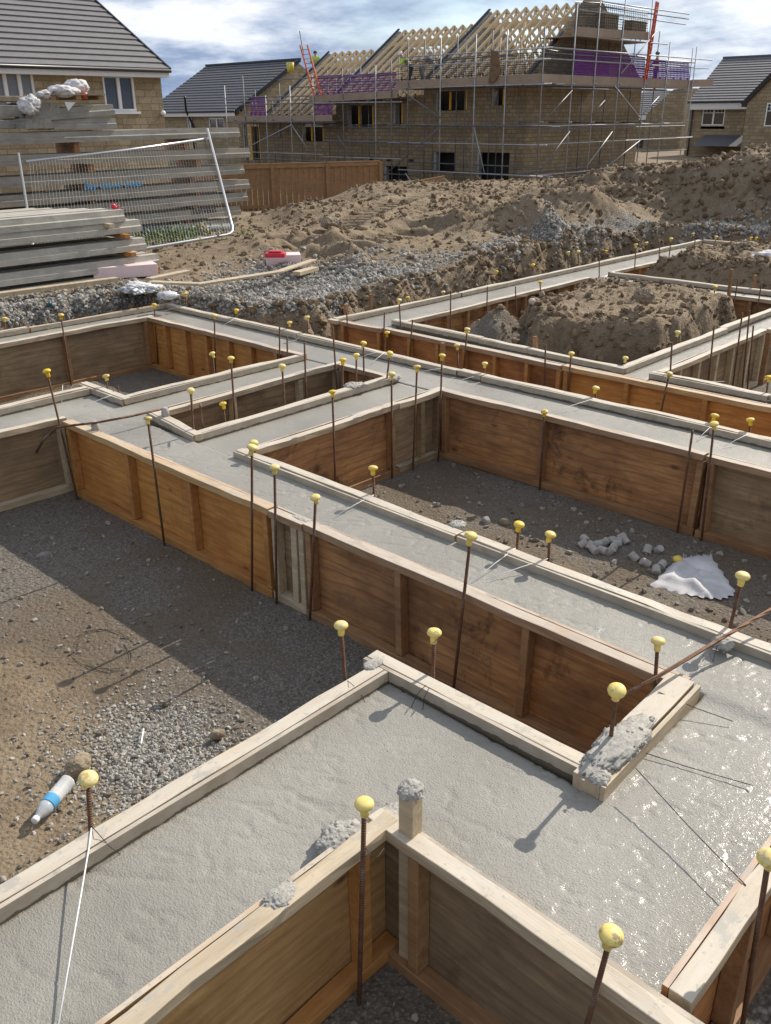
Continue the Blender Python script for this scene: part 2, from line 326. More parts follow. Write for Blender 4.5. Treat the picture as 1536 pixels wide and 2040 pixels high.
def stone_wall(name, a, b2, mort, sw=.42, sh=.19):
    m, t, b = mat(name); c = nd(t, 'ShaderNodeTexCoord').outputs['Object']; s = nd(t, 'ShaderNodeSeparateXYZ'); t.links.new(c, s.inputs[0])
    cb = nd(t, 'ShaderNodeCombineXYZ'); t.links.new(mth(t, 'ADD', s.outputs[0], s.outputs[1]), cb.inputs[0]); t.links.new(s.outputs[2], cb.inputs[1])
    br = nd(t, 'ShaderNodeTexBrick'); t.links.new(cb.outputs[0], br.inputs['Vector'])
    br.inputs['Color1'].default_value = a + (1,); br.inputs['Color2'].default_value = b2 + (1,); br.inputs['Mortar'].default_value = mort + (1,)
    br.inputs['Scale'].default_value = 1; br.inputs['Brick Width'].default_value = sw; br.inputs['Row Height'].default_value = sh; br.inputs['Mortar Size'].default_value = .012
    br.inputs['Bias'].default_value = -.1; br.offset_frequency = 2; br.squash_frequency = 3; br.squash = .7
    n = noise(t, c, 2.5, 5, .6); n2 = noise(t, c, 18, 4, .6)
    col = mix(t, ramp(t, n, [(.35, .35), (.6, 0.)]), br.outputs['Color'], tuple(x * .6 for x in a)); col = mix(t, ramp(t, n2, [(.5, 0.), (.75, .4)]), col, tuple(min(1, x * 1.5) for x in b2))
    setc(t, b, col); b.inputs['Roughness'].default_value = .9
    bump(t, b, mth(t, 'SUBTRACT', n2, mth(t, 'MULTIPLY', br.outputs['Fac'], 1.5)), .6, .02); return m
S_BUFF = stone_wall('buff_stone', (.26, .20, .118), (.40, .32, .20), (.20, .16, .105))
S_NEW = stone_wall('new_buff_stone', (.225, .168, .098), (.325, .25, .152), (.125, .092, .055), .36, .165)
S_GREY = stone_wall('grey_block', (.30, .29, .27), (.36, .35, .33), (.2, .19, .18), .45, .22)
def tile_mat(name, col):
    m, t, b = mat(name); c = nd(t, 'ShaderNodeTexCoord').outputs['Object']; s = nd(t, 'ShaderNodeSeparateXYZ'); t.links.new(c, s.inputs[0])
    n = noise(t, c, 3, 4, .6); w = mth(t, 'FRACT', mth(t, 'MULTIPLY', mth(t, 'ADD', s.outputs[0], s.outputs[1]), 3.03))
    cl = mix(t, n, tuple(x * .8 for x in col), tuple(x * 1.25 for x in col)); cl = mix(t, ramp(t, w, [(.0, .5), (.05, 0.)]), cl, tuple(x * .45 for x in col))
    setc(t, b, cl); b.inputs['Roughness'].default_value = .62; return m
TILE = tile_mat('grey_roof_tiles', (.165, .157, .16)); TILE_D = tile_mat('dark_roof_tiles', (.10, .099, .108))
UPVC = simple('white_upvc', (.78, .78, .76), .35, var=.03); FASCIA = simple('white_fascia', (.70, .70, .69), .5, var=.05)
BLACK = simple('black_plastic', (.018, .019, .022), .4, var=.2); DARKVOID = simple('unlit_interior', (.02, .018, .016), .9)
GLASS = simple('window_glass', (.035, .042, .05), .06, var=.1, spec=.8); BLIND = simple('window_blind', (.16, .17, .18), .3, var=.1, spec=.8)
STEEL = simple('galvanised_tube', (.34, .35, .365), .5, .45, .2, 6); STEELD = simple('weathered_tube', (.15, .15, .16), .55, .3, .3, 4)
MESHW = simple('thin_wire', (.24, .24, .245), .5, .4, .1, 6)
GALV = simple('galvanised_fence', (.52, .53, .55), .35, .8, .1, 6)
PURPLE = simple('purple_guard', (.16, .03, .24), .5, var=.2); DGUARD = simple('dark_guard', (.035, .036, .04), .5, var=.2)
ORANGE = simple('orange_paint', (.62, .10, .035), .45, var=.15); YEL = simple('yellow_former', (.68, .36, .02), .5, var=.15)
PINK = simple('pink_insulation', (.74, .58, .58), .85, var=.05, bmp=.1); RED = simple('red_plastic', (.58, .025, .045), .4, var=.15)
WHITEBAG = simple('white_woven_bag', (.52, .51, .51), .75, var=.22, vscale=7, bmp=.5); FILM = simple('white_polythene', (.66, .66, .66), .35, var=.1, vscale=6, bmp=.4)
SPACER = simple('concrete_spacer', (.36, .345, .32), .9, var=.15, vscale=40, bmp=.3)
STRING = simple('white_string', (.78, .77, .74), .8, var=.05); WIRE = simple('tie_wire', (.05, .04, .035), .6, .3)
BLUEP = simple('blue_marker', (.07, .32, .56), .8, var=.1); BLKP = simple('black_marker', (.05, .05, .055), .8); FELT = simple('black_felt', (.025, .03, .04), .7, var=.3, bmp=.3)
PIPE = simple('dark_pipe', (.10, .105, .11), .35, var=.4, vscale=4); PIPEW = simple('clay_pipe', (.55, .47, .40), .6, var=.1); CABLE = simple('blue_duct', (.03, .16, .20), .5)
LEAF = simple('weed_leaf', (.085, .15, .03), .6, var=.4, vscale=30); HESS = simple('brown_sheet', (.16, .10, .055), .9, var=.3)
HIVIS = simple('hi_vis', (.42, .62, .10), .8, var=.1); DKCL = simple('dark_clothes', (.03, .032, .04), .9); GREYCL = simple('grey_clothes', (.22, .22, .23), .9)
SKIN = simple('skin', (.45, .26, .18), .6, var=.05); HAIR = simple('dark_hair', (.03, .022, .018), .7); HAT_W = simple('white_helmet', (.7, .7, .7), .4, var=.03); HAT_G = simple('green_helmet', (.02, .16, .13), .4)
def rebar_mat():
    m, t, b = mat('rusty_rebar'); c = nd(t, 'ShaderNodeTexCoord').outputs['Object']; n = noise(t, c, 25, 5, .7)
    col = mix(t, ramp(t, n, [(.3, 0.), (.7, 1.)]), (.10, .042, .02), (.22, .11, .06)); n2 = noise(t, c, 6, 4, .6)
    col = mix(t, ramp(t, n2, [(.55, 0.), (.7, .6)]), col, (.30, .27, .23)); setc(t, b, col); b.inputs['Roughness'].default_value = .75; b.inputs['Metallic'].default_value = .2
    w = nd(t, 'ShaderNodeTexWave', wave_type='BANDS', bands_direction='Z'); w.inputs['Scale'].default_value = 32; w.inputs['Distortion'].default_value = .6; t.links.new(c, w.inputs['Vector'])
    bump(t, b, w.outputs['Fac'], 1., .004); return m
REBAR = rebar_mat()
def cap_mat():
    m, t, b = mat('yellow_cap'); c = coords(t); n = noise(t, c, 45, 5, .65); ob = nd(t, 'ShaderNodeObjectInfo').outputs['Random']
    r2 = mth(t, 'FRACT', mth(t, 'MULTIPLY', ob, 7.31)); r3 = mth(t, 'FRACT', mth(t, 'MULTIPLY', ob, 23.7))
    col = mix(t, ramp(t, ob, [(.25, 0.), (.6, 1.)]), (.76, .50, .008), (.76, .60, .17)); col = mix(t, ramp(t, noise(t, c, 90, 3, .6), [(.55, 0.), (.7, .5)]), col, (.55, .40, .08))
    ge = nd(t, 'ShaderNodeNewGeometry'); s = nd(t, 'ShaderNodeSeparateXYZ'); t.links.new(ge.outputs['Normal'], s.inputs[0])
    dust = mth(t, 'MULTIPLY', ramp(t, s.outputs[2], [(.0, .12), (.8, 1.)]), mth(t, 'MULTIPLY', ramp(t, n, [(.42, .08), (.62, .95)]), ramp(t, r2, [(.25, .15), (.8, 1.)])))
    col = mix(t, dust, col, (.56, .48, .34)); col = mix(t, mth(t, 'MULTIPLY', ramp(t, noise(t, c, 30, 5, .7), [(.55, 0.), (.62, .85)]), ramp(t, r3, [(.5, .1), (.7, 1.)])), col, (.25, .19, .12))
    setc(t, b, col); b.inputs['Roughness'].default_value = .55; bump(t, b, n, .3, .003); return m
CAPM = cap_mat()
def bottle_mat():
    m, t, b = mat('clear_bottle'); b.inputs['Base Color'].default_value = (.95, .96, .97, 1); b.inputs['Roughness'].default_value = .2
    b.inputs['Transmission Weight'].default_value = .6; b.inputs['IOR'].default_value = 1.15; return m
BOTTLE = bottle_mat()
# ------------------------------------------------------------------ fresh concrete strips
FLOOR = -.60
def strip_mesh(name, rects, step, label, amp=1.):
    x0 = min(r[0] for r in rects); x1 = max(r[1] for r in rects); y0 = min(r[2] for r in rects); y1 = max(r[3] for r in rects)
    nx = int((x1 - x0) / step) + 1; ny = int((y1 - y0) / step) + 1
    xs = x0 + step * np.arange(nx + 1); ys = y0 + step * np.arange(ny + 1); gx, gy = np.meshgrid(xs, ys, indexing='ij')
    cxm, cym = gx[:-1, :-1] + step / 2, gy[:-1, :-1] + step / 2; ins = np.zeros(cxm.shape, bool); dep = np.full(gx.shape, -.06)
    for r in rects:
        ins |= (cxm > r[0]) & (cxm < r[1]) & (cym > r[2]) & (cym < r[3])
        s = (gx >= r[0] - step) & (gx <= r[1] + step) & (gy >= r[2] - step) & (gy <= r[3] + step); dep[s] = np.maximum(dep[s], r[4])
    # smooth the level steps between neighbouring strips
    for _ in range(12): dep[1:-1, 1:-1] = (dep[:-2, 1:-1] + dep[2:, 1:-1] + dep[1:-1, :-2] + dep[1:-1, 2:] + dep[1:-1, 1:-1]) / 5
    gu, gv = gx * .8 + gy * .6, gy * .8 - gx * .6
    rough = fbm(gu * 40, gv * 28, 3, 2, .9) * .0007 + fbm(gx * 1.4, gy * 1.4, 9, 2) * .004 + np.maximum(fbm(gx * 42, gy * 42, 5, 2, .8) - .34, 0) * .007
    tr = fbm(gx * 3.3 + gy * 2.1, gy * 9 - gx * 5, 21, 3)
    rough += np.where(np.abs(tr) < .035, -.004, 0)
    z = dep + rough * amp
    ii, jj = np.nonzero(ins); idx = lambda i, j: i * (ny + 1) + j
    fq = np.stack([idx(ii, jj), idx(ii + 1, jj), idx(ii + 1, jj + 1), idx(ii, jj + 1)], 1)
    v = np.stack([gx.ravel(), gy.ravel(), z.ravel()], 1)
    # skirts down the sides
    pad = np.pad(ins, 1); base = len(v); low = v.copy(); low[:, 2] = FLOOR; sk = []
    for di, dj, a, b in ((-1, 0, (0, 0), (0, 1)), (1, 0, (1, 1), (1, 0)), (0, -1, (1, 0), (0, 0)), (0, 1, (0, 1), (1, 1))):
        e = ins & ~pad[1 + di:1 + di + ins.shape[0], 1 + dj:1 + dj + ins.shape[1]]; i, j = np.nonzero(e)
        p, q = idx(i + a[0], j + a[1]), idx(i + b[0], j + b[1]); sk.append(np.stack([p, q, q + base, p + base], 1))
    fq = np.concatenate([fq] + sk); v = np.concatenate([v, low])
    used, inv = np.unique(fq, return_inverse=True)
    me = np_mesh(name, v[used], inv.reshape(fq.shape), [C_WET], True); o = link(name, me); return tag(o, label, 'concrete')
strip_mesh('concrete_strip', [(-2.125, -.605, 1.655, 2.237, -.07), (-2.125, -1.605, -.7, 1.70, -.068), (-1.125, -.605, 2.1, 3.06, -.06), (-6.37, 3.2, 3.045, 3.44, -.042)], .011,
           'freshly poured grey concrete nearest the camera, glistening between the forms', 1.0)
strip_mesh('concrete_strip', [(-9.53, 3.2, 5.622, 6.09, -.075), (-9.53, -9.125, .6, 6.09, -.075), (-6.37, -5.945, 3.44, 5.60, -.06), (-5.187, -4.705, 3.44, 5.60, -.06), (-6.86, -6.372, .9, 3.58, -.07)], .025,
           'smooth grey concrete crossing between pits behind the long front beam', .8)
strip_mesh('concrete_strip', [(-7.30, -6.745, 6.99, 16.0, -.08), (-7.3, 1.2, 6.98, 7.2, -.07), (-3.83, -3.6, 7.1, 13.2, -.06), (-6.75, -1.2, 11.27, 11.75, -.07), (-7.3, -2., 15.5, 15.98, -.08)], .05,
           'pale wet concrete in the second foundation around the earth mounds', .7)

# ------------------------------------------------------------------ formwork
CATF = 'formwork panel'
def form(a, b, side, label, ply=W_BROWN, rail=W_RAIL, stud=None, studs=None, z0=FLOOR, z1=0., rw=.063, rh=.045, caps=(0, 0), bev=.003, low=True, group=None, spacing=.41):
    a = Vector((a[0], a[1])); b = Vector((b[0], b[1])); L = (b - a).length; rz = math.atan2(b.y - a.y, b.x - a.x); s = side
    stud = stud or W_STUDB
    e = empty('formwork_panel', (a.x, a.y, 0), rz, label, CATF, group)
    MB().box((0, 0, z0), (L, s * .018, z1 - .003)).build('plywood_sheet', ply, e, local=True)
    MB().plank(-caps[0], L + caps[1], s * .021, s * (.021 + rw), z1 - rh, z1, .0022).build('top_rail', rail, e, bevel=bev, local=True)
    if low: MB().plank(0, L, s * .0205, s * (.019 + rw), z0, z0 + rh + .008, .0022).build('bottom_rail', stud, e, bevel=bev, local=True)
    if studs is None:
        n = max(1, round(L / spacing)); studs = [L * i / n for i in range(n + 1)]; studs[0] += .025; studs[-1] -= .025
    for x in studs:
        w = .042 + rnd.uniform(-.003, .006); t = rnd.uniform(-.012, .012)
        m = MB(); y0, y1 = s * .0195, s * (.017 + rw); zt = z1 - rh - .003
        m.add([(x - w / 2, y0, z0 + .055), (x + w / 2, y0, z0 + .055), (x + w / 2, y1, z0 + .055), (x - w / 2, y1, z0 + .055), (x - w / 2 + t, y0, zt), (x + w / 2 + t, y0, zt), (x + w / 2 + t, y1, zt), (x - w / 2 + t, y1, zt)],
              [(0, 3, 2, 1), (4, 5, 6, 7), (0, 1, 5, 4), (1, 2, 6, 5), (2, 3, 7, 6), (3, 0, 4, 7)])
        m.build('stud', stud, e, bevel=bev, local=True)
    return e
# the long front beam
X1 = PY(531, 1010, 2.962)[0]; X2 = PY(601, 1045, 2.962)[0]
fx = lambda px, py: PY(px, py, 2.962)[0]
form((-6.20, 3.045), (X1, 3.045), -1, 'bright orange plywood panel with two uprights, left end of the long front beam', W_ORANGE, W_RAILO, W_STUDO, [.05, fx(250, 920) + 6.2, fx(375, 985) + 6.2, X1 + 6.2 - .03])
form((X1 + .012, 3.043), (X2, 3.043), -1, 'narrow grey infill between the orange and the dark brown front panels', W_GREY, W_RAILB, W_PALE, [.04, X2 - X1 - .10, X2 - X1 - .03])
form((X2 + .01, 3.046), (-1.19, 3.046), -1, 'dark brown stained plywood panel at the right of the long front beam', W_BROWN, W_RAILB, W_STUDB, [.03, fx(790, 1210) - X2, fx(1035, 1320) - X2, -1.24 - X2])
form((-4.72, 3.435), (-2.75, 3.425), 1, 'splashed rail and plywood holding the rear of the front beam, left length', W_GREY, W_RAIL, None)
form((-2.735, 3.43), (3.2, 3.445), 1, 'splashed form holding the rear of the front beam, right length with the diagonal bar', W_GREY, W_RAIL, None)
# near L-shaped foundation
form((-2.125, 2.235), (-2.125, -.9), -1, 'long splashed timber form running out of the picture at bottom left', W_GREY, W_RAIL, None)
form((-2.27, 2.237), (-1.165, 2.262), 1, 'splashed form with a worn mortar-caked right end, in front of the brown panel', W_GREY, W_RAIL, None)
form((-1.105, 2.235), (-1.135, 3.02), 1, 'short thick closing form under the big mortar heap', W_PALE, W_RAIL, W_PALE, rw=.105, rh=.10, z0=-.45)
form((-1.605, -.8), (-1.597, 1.64), -1, 'yellowish plywood form along the left of the nearest pit', W_TAN, W_PALE, W_STUDO, [.6, 1.3, 2.29])
form((-1.597, 1.661), (-.30, 1.648), -1, 'grey brown plywood form along the back of the nearest pit, bottom centre', W_GREY, W_RAIL, W_STUDB, [.20])
form((-.605, 1.68), (-.612, 3.0), -1, 'pale form with a bare rail at the bottom right edge of the picture', W_RED, W_RAIL, W_STUDB)
form((-.52, 3.044), (3.2, 3.044), -1, 'front form continuing right of the nearest slab, outside the picture', W_BROWN, W_RAILB, W_STUDB)
# left beam and the far left pit
form((-6.372, .6), (-6.365, 3.04), -1, 'grey weathered plywood panel of the left beam, meeting the orange panel', W_GREY, W_RAIL, W_PALE, [.5, 1.3, 2.40])
form((-6.86, .6), (-6.86, 3.57), 1, 'pale splashed rail along the rear of the left beam', W_GREY, W_RAIL, None)
form((-7.07, 3.575), (-6.375, 3.575), 1, 'short pale splashed form at the corner of the far left pit', W_GREY, W_RAIL, None, [.1, .6])
form((-6.37, 3.60), (-6.37, 5.57), 1, 'splashed form along the near side of the far left pit', W_GREY, W_RAIL, None)
form((-9.115, .4), (-9.115, 5.62), -1, 'dark grey plywood panel across the far side of the far left pit', W_GREY, W_RAIL, W_STUDB, [.3, 1.5, PX(135, 700, -9.03)[1] - .4, 5.1])
form((-9.10, 5.615), (-6.39, 5.61), -1, 'orange plywood panel at the right of the far left pit', W_ORANGE, W_RAILB, W_STUDO)
form((-9.53, .2), (-9.53, 4.35), 1, 'old grey form behind the far left beam at the picture edge', W_GREY, W_RAIL, None)
form((-9.53, 4.37), (-9.53, 6.95), 1, 'long pale orange board behind the far left beam, end sticking out over the gravel', W_ORANGE, W_RAILO, W_STUDO, z0=-.45, rw=.03)
# second long beam
form((-9.50, 6.10), (-7.1, 6.10), 1, 'rear form of the second long beam, left length behind the orange pit wall', W_GREY, W_RAIL, None)
form((-7.08, 6.09), (-4.93, 6.10), 1, 'rear form of the second long beam, middle length with white strings', W_GREY, W_RAIL, None)
form((-4.92, 6.115), (-4.66, 6.115), 1, 'short make-up piece in the rear form of the second long beam', W_GREY, W_RAIL, None, [.1])
form((-4.64, 6.10), (-2.55, 6.12), 1, 'rear form of the second long beam, right length in front of the orange wall', W_GREY, W_RAIL, None)
form((-2.54, 6.105), (3.2, 6.11), 1, 'rear form of the second long beam at the right picture edge', W_RED, W_RAIL, None)
form((-5.865, 5.60), (-5.195, 5.60), -1, 'dark brown short panel at the back of the small pit', W_BROWN, W_RAILB, W_STUDB, [.05, .42, .62])
X3 = PY(1402, 909, 5.52)[0]
form((-4.62, 5.605), (X3, 5.605), -1, 'red brown plywood panel at the back of the big middle pit', W_BROWN, W_RAILB, W_STUDB, [.04, PY(1080, 850, 5.53)[0] + 4.62, X3 + 4.62 - .03])
form((X3 + .012, 5.612), (3.2, 5.612), -1, 'grey brown pitted plywood panel at the right end of the big middle pit', W_GREY, W_RAILB, W_STUDB, [.05, 1.6, 2.8, 4.])
# cross beams
form((-5.945, 3.57), (-5.945, 5.60), -1, 'brown plywood panel along the left of the small pit', W_GREY, W_RAIL, W_PALE, [.1, .75, 1.5, 1.95])
form((-5.187, 3.46), (-5.187, 5.62), 1, 'wavy splashed form along the near side of the small pit', W_GREY, W_RAIL, None)
form((-5.94, 3.53), (-5.19, 3.435), 1, 'bowed mortar-caked form closing the left end of the small pit', W_GREY, W_RAIL, None, [.1, .6])
Y3 = PX(795, 830, -4.62)[1]
form((-4.705, 3.50), (-4.705, Y3), -1, 'dark mould-stained plywood panel at the left of the big middle pit', W_BROWN, W_RAIL, W_STUDB, [.04, Y3 - 3.56])
form((-4.705, Y3 + .01), (-4.705, 5.60), -1, 'grey plywood end piece beside the dark stained panel of the middle pit', W_GREY, W_RAIL, W_GREY, [.3, .5])
# second foundation
form((-7.38, 6.90), (-7.24, 6.90), -1, 'grey end board closing the left corner of the second foundation', W_GREY, W_RAIL, None, [.07])
form((-7.22, 6.93), (-6.62, 6.965), -1, 'short red brown panel at the left corner of the second foundation', W_RED, W_RAILB, W_STUDO, [.03, .56])
XS = PY(1245, 750, 6.9)[0]; XS2 = PY(1120, 735, 6.9)[0]
form((-6.60, 6.985), (XS2, 6.95), -1, 'long mottled red brown panel facing the gap between the foundations', W_RED, W_RAILB, W_STUDO)
form((XS2 + .01, 6.965), (1.2, 6.975), -1, 'plain orange panel facing the gap at the right picture edge', W_ORANGE, W_RAILO, W_STUDO, [.04, PY(1245, 780, 6.9)[0] - XS2, PY(1400, 820, 6.9)[0] - XS2, 3.0])
form((-6.83, 7.28), (-5.55, 7.235), 1, 'grey form on the mound side of the second foundation, left length', W_GREY, W_RAIL, None)
form((-5.54, 7.215), (-3.84, 7.155), 1, 'grey form at the foot of the earth mound, ending under a capped pin', W_GREY, W_RAIL, None)
form((-3.60, 7.17), (-2.55, 7.17), 1, 'grey form right of the earth mound with a string across it', W_GREY, W_RAIL, None)
form((-2.54, 7.19), (1.2, 7.19), 1, 'grey form at the right edge, beyond the string', W_GREY, W_RAIL, None)
form((-7.30, 6.90), (-7.30, 9.1), 1, 'rear form of the far beam beside the earth bank, near length', W_GREY, W_RAIL, None)
form((-7.29, 9.12), (-7.30, 16.0), 1, 'rear form of the far beam beside the earth bank, far length', W_GREY, W_RAIL, None, spacing=.8)
form((-6.745, 7.30), (-6.745, 11.2), -1, 'brown panel of the far beam beside the clod heap', W_BROWN, W_RAIL, W_STUDB)
form((-6.745, 11.80), (-6.745, 15.45), -1, 'orange brown panel of the far beam behind the second mound', W_RED, W_RAIL, W_STUDO)
form((-3.835, 7.19), (-3.85, 9.35), 1, 'splashed form on the right of the earth mound, near length', W_GREY, W_RAIL, None)
form((-3.88, 9.37), (-3.88, 13.2), 1, 'splashed form on the right of the earth mound, far length', W_GREY, W_RAIL, None)
form((-3.60, 7.27), (-3.60, 9.55), -1, 'brown grey panel with pale uprights right of the earth mound', W_GREY, W_RAIL, W_PALE)
form((-3.56, 9.58), (-3.58, 11.2), -1, 'grey stained panel beyond the bundle of upright bars at the right edge', W_GREY, W_RAIL, W_STUDB)
form((-6.60, 11.265), (-3.95, 11.265), -1, 'panel behind the earth mound, mostly hidden by it', W_BROWN, W_RAIL, W_STUDB)
form((-3.53, 11.265), (-1.2, 11.265), -1, 'panel behind the mound reaching the right picture edge', W_BROWN, W_RAIL, W_STUDB)
form((-6.70, 11.76), (-1.2, 11.76), 1, 'pale rail between the two earth mounds', W_GREY, W_RAIL, None, spacing=.8)
form((-7.30, 16.02), (-2., 16.02), 1, 'farthest orange form under the grey gravel bank', W_ORANGE, W_RAILO, None, spacing=.8)
form((-6.7, 15.45), (-2., 15.45), -1, 'farthest inner form behind the second mound', W_RED, W_RAIL, None, spacing=.8)

# ------------------------------------------------------------------ pins with mushroom caps
cm = MB().lathe([(.0115, -.036), (.0135, -.034), (.0145, -.012), (.015, -.004), (.022, -.002), (.0285, .003), (.0305, .009), (.029, .015), (.0235, .021), (.013, .0245), (.004, .0255)], 24)
CAPME = bpy.data.meshes.new('cap'); CAPME.from_pydata(cm.v, [], cm.f); CAPME.update(); CAPME.polygons.foreach_set('use_smooth', [True] * len(CAPME.polygons)); CAPME.materials.append(CAPM)
def pin(plane, top, mid, cap, label, group, stake=False, r=.008, zb=FLOOR - .01):
    if plane is None: a, b = np.array(top), np.array(mid)
    else: fn = PX if plane[0] == 'X' else PY; a = fn(*top, plane[1]); b = fn(*mid, plane[1])
    d = a - b
    if abs(d[2]) < .02: d = np.array([0, 0, 1.])
    d = d / d[2]; lim = .16 if plane else .4; h = math.hypot(d[0], d[1])
    if h > lim: d[:2] *= lim / h
    if cap and cap != 2: a = a - d * .012
    base = a + d * (zb - a[2]); ax = Vector(d).normalized(); Ln = (a[2] - zb) / ax.z
    e = bpy.data.objects.new('timber_stake' if stake else 'rebar_pin', None); COL.objects.link(e); e.location = Vector(base); e.empty_display_size = .1
    e.rotation_mode = 'XYZ'; q = ax.to_track_quat('Z', 'Y'); e.rotation_euler = q.to_euler()
    tag(e, label, 'stake' if stake else 'rebar pin', group)
    m = MB()
    if stake: m.box((-.018, -.018, 0), (.018, .018, Ln))
    else: m.tube([(0, 0, 0), (0, 0, Ln * .5), (0, 0, Ln)], r, 10)
    m.build('post' if stake else 'bar', W_STUDB if stake else REBAR, e, local=True, smooth=not stake)
    if cap:
        c = link('cap', CAPME, e); c.location = (0, 0, Ln - .002); c.rotation_euler = (rnd.gauss(0, .13), rnd.gauss(0, .13), rnd.uniform(0, 6)); s = rnd.uniform(.92, 1.06); c.scale = (s, s, s * rnd.uniform(.92, 1.05))
    return e
def pins(phrase, group, lst):
    for i, p in enumerate(lst):
        plane, top, mid, cap = p[:4]; st = len(p) > 4 and p[4] == 'stake'; ex = p[4] if len(p) > 4 and not st else ''
        kind = 'timber stake' if st else ('yellow-capped pin' if cap else 'bare uncapped pin')
        lab = f'{ORD[i]} from left, {kind} {phrase}'
        pin(plane, top, mid, cap, lab, group, st)
Y = lambda v: ('Y', v)
X = lambda v: ('X', v)
pins('along the face of the long front beam', 'pins along the front beam', [
    (Y(2.93), (93, 738), (119, 842), 1, 'leaning hard'), (Y(2.93), (294, 832), (325, 1066), 1), (Y(2.935), (502, 890), (502, 1158), 1), (Y(2.935), (547, 929), (551, 1188), 1),
    (Y(2.935), (629, 989), (618, 1218), 1), (Y(2.935), (938, 1066), (903, 1376), 1), (Y(2.93), (1311, 1275), (1304, 1374), 1)])
pins('behind the rear rail of the front beam', 'pins in the near edge of the middle pit', [
    (X(-4.58), (505, 881), (508, 900), 1), (Y(3.555), (743, 931), (745, 985), 1), (Y(3.555), (1034, 1043), (1030, 1093), 1), (Y(3.555), (1096, 1063), (1093, 1114), 1), (Y(3.56), (1480, 1146), (1456, 1244), 1)])
pins('along the left wall of the big middle pit', 'pins at the left of the middle pit', [
    (X(-4.59), (662, 779), (668, 953), 1), (X(-4.59), (780, 744), (781, 943), 1), (X(-4.59), (831, 730), (823, 928), 1), (X(-4.57), (881, 707), (874, 900), 1)])
pins('along the back wall of the big middle pit', 'pins at the back of the middle pit', [
    (Y(5.50), (1085, 819), (1076, 960), 1), (Y(5.50), (1380, 858), (1350, 1058), 0), (Y(5.50), (1423, 843), (1398, 1072), 1)])
pins('behind the rear form of the second long beam', 'pins behind the second beam', [
    (Y(6.22), (369, 584), (371, 607), 1), (Y(6.22), (471, 617), (472, 634), 1), (Y(6.22), (577, 642), (577.5, 662), 1), (Y(6.22), (612, 631), (613, 662), 1), (Y(6.23), (966, 723), (965, 746), 1),
    (Y(6.23), (1187, 772), (1186, 795), 1), (Y(6.24), (1424, 827), (1420, 855), 1), (Y(6.24), (1495, 835), (1493, 865), 1)])
pins('around the small pit', 'pins around the small pit', [
    (X(-5.31), (380, 776), (384.5, 844), 1), (X(-5.31), (444, 803), (449, 846), 1), (X(-5.83), (460, 712), (468, 835), 1), (X(-5.31), (562, 728), (567, 808), 1), (X(-5.83), (606.5, 683), (610, 794), 0),
    (Y(5.48), (663, 651), (671, 771), 0), (X(-5.31), (683, 716), (682, 773), 1), (X(-5.31), (710, 706), (709.6, 769), 1), (Y(5.49), (724, 682), (725, 748), 1), (Y(5.49), (777, 702), (768, 750), 1)])
pins('around the far left pit', 'pins around the far left pit', [
    (X(-9.65), (9, 633), (10, 648), 1), (X(-9.0), (121, 627), (141, 762), 1), (Y(3.70), (211, 748), (214, 772), 1), (Y(3.70), (235, 769), (236.5, 783), 0), (X(-8.99), (307, 606), (314, 715), 1), (X(-6.49), (423, 703), (426, 738), 1),
    (Y(5.50), (427, 627), (429, 735), 1), (Y(5.50), (557, 651), (557, 703), 0), (Y(5.50), (572, 670), (572.5, 704), 0)])
pins('along the front face of the second foundation', 'pins in front of the second foundation', [
    (Y(6.86), (691, 622), (693, 676), 0), (Y(6.86), (766, 622), (764, 698), 0), (Y(6.86), (771.5, 662), (771, 696), 1), (Y(6.86), (822, 637), (816, 709), 0), (Y(6.5), (882, 683), (882, 712), 0, 'stake'), (Y(6.6), (910.6, 687), (913, 730), 1), (Y(6.86), (931, 655), (924, 731), 1),
    (Y(6.86), (1087, 687), (1084.7, 768), 0), (Y(6.86), (1138.5, 703), (1131, 779), 1), (Y(6.86), (1334, 743), (1317, 819), 1)])
pins('on the mound side of the second foundation', 'pins around the first mound', [
    (X(-6.62), (795, 597), (797, 632), 1), (Y(7.36), (930, 661), (932, 690), 1), (Y(7.33), (1066, 670), (1067, 690), 0, 'stake'), (Y(7.31), (1246, 712), (1245.5, 722), 1), (X(-3.96), (1350, 661), (1348, 679), 1), (Y(7.29), (1339, 683), (1336, 731), 0)])
pins('in the row beside the far beam, mound side', 'pins inside the far beam', [
    (X(-6.62), (898, 579), (897, 657), 0), (X(-6.62), (971, 571), (970, 620), 0), (X(-6.62), (1027, 571), (1028, 604), 0), (X(-6.62), (1076, 561), (1077, 594), 1), (X(-6.62), (1194, 509), (1194, 535), 0),
    (X(-6.62), (1267, 487), (1264, 543), 1), (X(-6.62), (1314, 492), (1313, 523), 0), (X(-6.62), (1337, 475), (1332, 520), 1), (X(-6.62), (1385, 477), (1383, 507), 0), (X(-6.62), (1427, 471), (1420, 491), 1)])
pins('between the far beam and the earth bank', 'pins under the earth bank', [
    (X(-7.47), (689, 606), (689, 629), 0, 'stake'), (X(-7.47), (739, 586), (739, 618), 0, 'stake'), (X(-7.5), (812, 592), (812, 602), 1), (X(-7.5), (883, 581), (883, 590), 1), (X(-7.5), (989, 540), (989, 562), 1), (X(-7.5), (1062, 527), (1062, 545), 1),
    (X(-7.5), (1132, 502), (1132, 530), 1), (X(-7.5), (1152, 500), (1152, 526), 1), (X(-7.5), (1207, 499), (1207, 514), 1), (X(-7.5), (1288, 483), (1287, 500), 1), (X(-7.5), (1381, 465), (1379, 476), 1)])
